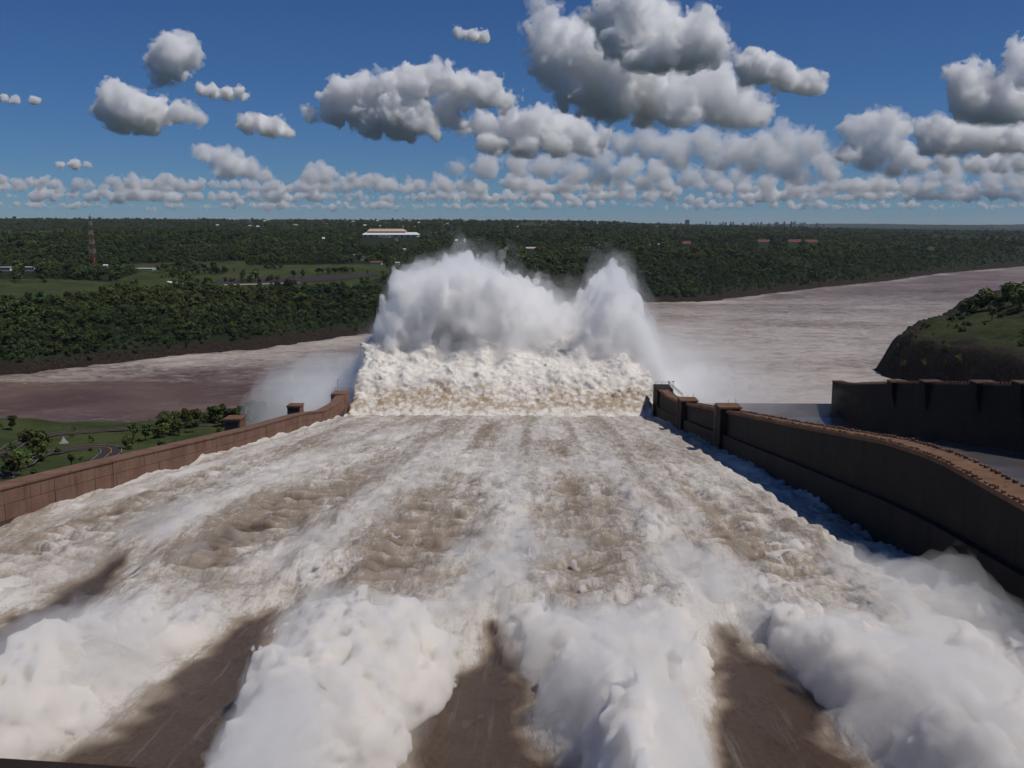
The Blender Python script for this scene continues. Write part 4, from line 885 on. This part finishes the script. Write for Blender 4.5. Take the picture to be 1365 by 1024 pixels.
def mast(px, foot, head, dist, wb, wt, nsec, label):
    p0, p1 = at_y(px + .6, foot, dist), at_y(px, head, dist); Hm = p1[2] - p0[2]; o = thing('lattice_mast', p0, label, 'mast')
    for i in range(nsec):
        b = MB(); z0, z1 = Hm * i / nsec, Hm * (i + 1) / nsec; w0, w1 = (wb + (wt - wb) * i / nsec) / 2, (wb + (wt - wb) * (i + 1) / nsec) / 2; th = .075 * wb / 4
        cr = [(-1, -1), (1, -1), (1, 1), (-1, 1)]
        for k, (cx_, cy_) in enumerate(cr):
            dx_, dy_ = cr[(k + 1) % 4]
            b.bar((cx_ * w0, cy_ * w0, z0), (cx_ * w1, cy_ * w1, z1), th * 2.0, 4)
            b.bar((cx_ * w0, cy_ * w0, z0), (dx_ * w1, dy_ * w1, z1), th * 1.2, 4).bar((dx_ * w0, dy_ * w0, z0), (cx_ * w1, cy_ * w1, z1), th * 1.2, 4).bar((cx_ * w1, cy_ * w1, z1), (dx_ * w1, dy_ * w1, z1), th * 1.2, 4)
        b.build('mast_section', M['tower_red' if i % 2 == 0 else 'tower_white'], o)
    b = MB().bar((0, 0, -25), (0, 0, 0), wb * .45, 4); b.build('base_frame', M['tower_red'], o)
    MB().bar((0, 0, Hm), (0, 0, Hm * 1.05), .2 * wb / 4, 5).build('antenna', M['tower_red'], o)
mast(123, 344, 288.5, 1500, 7.6, 2.4, 9, 'tall red and white lattice mast rising above the left woods')
mast(589, 312, 292, 2650, 4.5, 2.2, 7, 'distant thin red and white mast right of the large white hall')
def block(px, base, top, wpx, dist, label, group, mat):
    a, b = at_y(px, base, dist), at_y(px, top, dist); W, Hh = wpx * dist / F, b[2] - a[2]; o = thing('tower_block', a, label, 'building', group)
    wl = MB().box(-W / 2, W / 2, -W * .3, W * .3, -60, Hh).build('wall', M[mat], o); MB().box(-W * .2, W * .15, -W * .15, W * .15, Hh + .01, Hh + 5).build('roof_hut', M['grey_wall'], o)
    MB().box(-W / 2 - .6, W / 2 + .6, -W * .3 - .6, W * .3 + .6, Hh + .005, Hh + .9).build('parapet', M['grey_wall'], o)
    for k in range(3): z = Hh * (k + .6) / 3.6; MB().box(-W * .45, W * .45, -W * .3 - .5, -W * .3 - .01, z, z + Hh * .1).build('window_band', M['pane'], wl)
block(916, 298, 293.5, 5.5, 8500, 'largest tower block alone at the left end of the skyline', None, 'grey_wall')
for i in range(42):
    px = rs.uniform(935, 1098); block(px, np.interp(px, [930, 1100], [299, 304]), np.interp(px, [930, 1000, 1060, 1100], [296, 298, 297, 300]) + rs.uniform(-1.5, 1.5), rs.uniform(1.5, 3.2), rs.uniform(8500, 9500), 'tiny tower block in the middle of the far city skyline', 'blocks of the middle skyline', ['grey_wall', 'beige_wall', 'white'][i % 3])
for i, (px, tp, wd) in enumerate(((1308, 302.5, 4), (1316, 304.5, 4.5), (1323, 303.8, 4), (1337, 304.5, 3.5), (1349, 305, 3.5), (1356, 305.5, 3), (1363, 305.5, 4), (1329, 306, 3), (1343, 306.5, 3), (1372, 305, 4))):
    block(px, 310, tp, wd, 9500, '%s tower block of the small skyline at the right edge' % ('tallest left', 'second', 'third', 'fourth', 'fifth', 'sixth', 'seventh', 'low first', 'low second', 'outermost')[i], 'blocks of the right skyline', 'grey_wall' if i % 2 else 'beige_wall')
print('buildings', time.time() - T0)

# the woods of the far bank: the nearest trees one by one, the rest as one mass
pts = []
r = 690.0
while r < 8500:
    n = int(1.42 / .0050); az = np.linspace(-.71, .71, n) + rs.uniform(-.0028, .0028, n); q = r * (1 + rs.uniform(-.004, .004, n)); pts.append(np.stack([q * np.sin(az), q * np.cos(az)], 1)); r *= 1.0056
P = np.concatenate(pts); tz_, ts_, tn_, th_ = land(P[:, 0], P[:, 1]); fld = is_field(P[:, 0], P[:, 1])
clump = fbm(P[:, 0] * .02, P[:, 1] * .02, o=3, s=120)
keep = ((ts_ > 9 + 9 * rs.random(len(P)) + 5 * (P[:, 0] < 0)) | ((ts_ > 5) & (rs.random(len(P)) < .35))) & (tz_ > 4) & (~fld | ((clump > .62) & (rs.random(len(P)) < .5))) & (clump > -.95)
CLR = [(505, 311, 60), (520, 316, 50), (590, 311, 40), (619, 327, 25), (783, 333, 30), (495, 352, 26), (10, 360, 25), (40, 360, 25), (1070, 324, 60)]
P, tz_, ts_ = P[keep], tz_[keep], ts_[keep]; rad = np.hypot(P[:, 0], P[:, 1])
for px, py, cr in CLR:
    q = hit(px, py, 700); far_ = (np.hypot(P[:, 0] - q[0], P[:, 1] - q[1]) > cr); P, tz_, ts_, rad = P[far_], tz_[far_], ts_[far_], rad[far_]
pj = proj(np.stack([P[:, 0], P[:, 1], tz_], 1)); ok = np.ones(len(P), bool)
for spx, hw2, d in SIGHT: ok &= ~((np.abs(pj[:, 0] - spx) < hw2) & (pj[:, 2] < d + 25) & (pj[:, 2] > d * .78))
P, tz_, ts_, rad = P[ok], tz_[ok], ts_[ok], rad[ok]
kind_ = rs.choice([0, 1, 2, 3, 4, 5], len(P), p=[.22, .24, .14, .22, .12, .06]); edge_ = ts_ < 40
kind_ = np.where(edge_ & (rs.random(len(P)) < .6), rs.choice([3, 5], len(P)), kind_); kind_ = np.where(ts_ < 15, 5, kind_)
scl = .66 * np.clip(rs.lognormal(-.12, .33, len(P)), .4, 1.8) * (1 + .28 * fbm(P[:, 0] * .008, P[:, 1] * .008, o=3, s=140)) * np.clip(rad / 1100, .8, 2.4) ** .4
pj = proj(np.stack([P[:, 0], P[:, 1], tz_], 1)); front = np.nonzero((pj[:, 0] > -10) & (pj[:, 0] < 520) & (ts_ < 190))[0]; front = front[np.argsort(rad[front])][:230]
single = np.zeros(len(P), bool); single[front] = True
fr2 = np.nonzero((pj[:, 0] > 850) & (pj[:, 0] < 1200) & (ts_ < 60) & ~single)[0]; fr2 = fr2[np.argsort(rad[fr2])][:40]; single[fr2] = True
for i in np.nonzero(single)[0]:
    left = pj[i, 0] < 600
    tree(int(kind_[i]), (P[i, 0], P[i, 1], tz_[i] - .3), scl[i], 'green tree in the front rows of the wooded left river bank' if left else 'green tree on the wooded bank right of the spray', 'front trees of the left bank wood' if left else 'front trees of the right bank wood', name='forest_tree')
R_i = np.nonzero(~single)[0]
protos = bpy.data.collections.new('forest_prototypes')
for k, (tm, cm) in enumerate(PROTO):
    n1 = len(tm.vertices); v = np.zeros(n1 * 3, np.float32); tm.vertices.foreach_get('co', v)
    V1 = v.reshape(-1, 3); v2 = np.zeros(len(cm.vertices) * 3, np.float32); cm.vertices.foreach_get('co', v2)
    me = bpy.data.meshes.new('forest_tree_mass'); me.from_pydata(np.concatenate([V1, v2.reshape(-1, 3)]).tolist(), [], [tuple(p.vertices) for p in tm.polygons] + [tuple(n1 + j for j in p.vertices) for p in cm.polygons])
    me.materials.append(M['bark']); me.materials.append(M['leaf']); mi = np.ones(len(me.polygons), np.int32); mi[:len(tm.polygons)] = 0; me.polygons.foreach_set('material_index', mi)
    protos.objects.link(bpy.data.objects.new('forest_tree_%d' % k, me))
pm = bpy.data.meshes.new('woodland'); pm.vertices.add(len(R_i)); pm.vertices.foreach_set('co', np.stack([P[R_i, 0], P[R_i, 1], tz_[R_i] - .3], 1).astype(np.float32).ravel())
for nm, typ, val in (('tree_kind', 'INT', kind_[R_i].astype(np.int32)), ('tree_scale', 'FLOAT', scl[R_i].astype(np.float32)), ('tree_turn', 'FLOAT', rs.uniform(0, 6.28, len(R_i)).astype(np.float32))):
    at = pm.attributes.new(nm, typ, 'POINT'); at.data.foreach_set('value', val)
fo_ = link('woodland', pm); tag(fo_, 'dense dark green woods stretching from the river to the horizon', kind='stuff')
ng = bpy.data.node_groups.new('woodland_scatter', 'GeometryNodeTree')
ng.interface.new_socket('Geometry', in_out='INPUT', socket_type='NodeSocketGeometry'); ng.interface.new_socket('Geometry', in_out='OUTPUT', socket_type='NodeSocketGeometry')
N_ = ng.nodes; gi, gout = N_.new('NodeGroupInput'), N_.new('NodeGroupOutput'); iop = N_.new('GeometryNodeInstanceOnPoints'); ci = N_.new('GeometryNodeCollectionInfo')
ci.inputs['Collection'].default_value = protos; ci.inputs['Separate Children'].default_value = True; ci.inputs['Reset Children'].default_value = True
def named(nm, typ): nd = N_.new('GeometryNodeInputNamedAttribute'); nd.data_type = typ; nd.inputs['Name'].default_value = nm; return nd.outputs['Attribute']
cx3 = N_.new('ShaderNodeCombineXYZ'); iop.inputs['Pick Instance'].default_value = True
L_ = ng.links.new; L_(gi.outputs[0], iop.inputs['Points']); L_(ci.outputs[0], iop.inputs['Instance']); L_(named('tree_kind', 'INT'), iop.inputs['Instance Index'])
L_(named('tree_turn', 'FLOAT'), cx3.inputs[2]); L_(cx3.outputs[0], iop.inputs['Rotation']); L_(named('tree_scale', 'FLOAT'), iop.inputs['Scale']); L_(iop.outputs[0], gout.inputs[0])
md = fo_.modifiers.new('scatter', 'NODES'); md.node_group = ng
print('trees', len(R_i), int(single.sum()), time.time() - T0)

# ------------------------------------------------------------------ haze
M['haze'] = vol_mat('haze', 0.000016, (0.80, 0.90, 1.0))
hz = MB().box(-48000, 48000, -1500, 58000, -12, 330).build('haze', M['haze']); tag(hz, 'thin blue haze over the whole valley', kind='stuff')
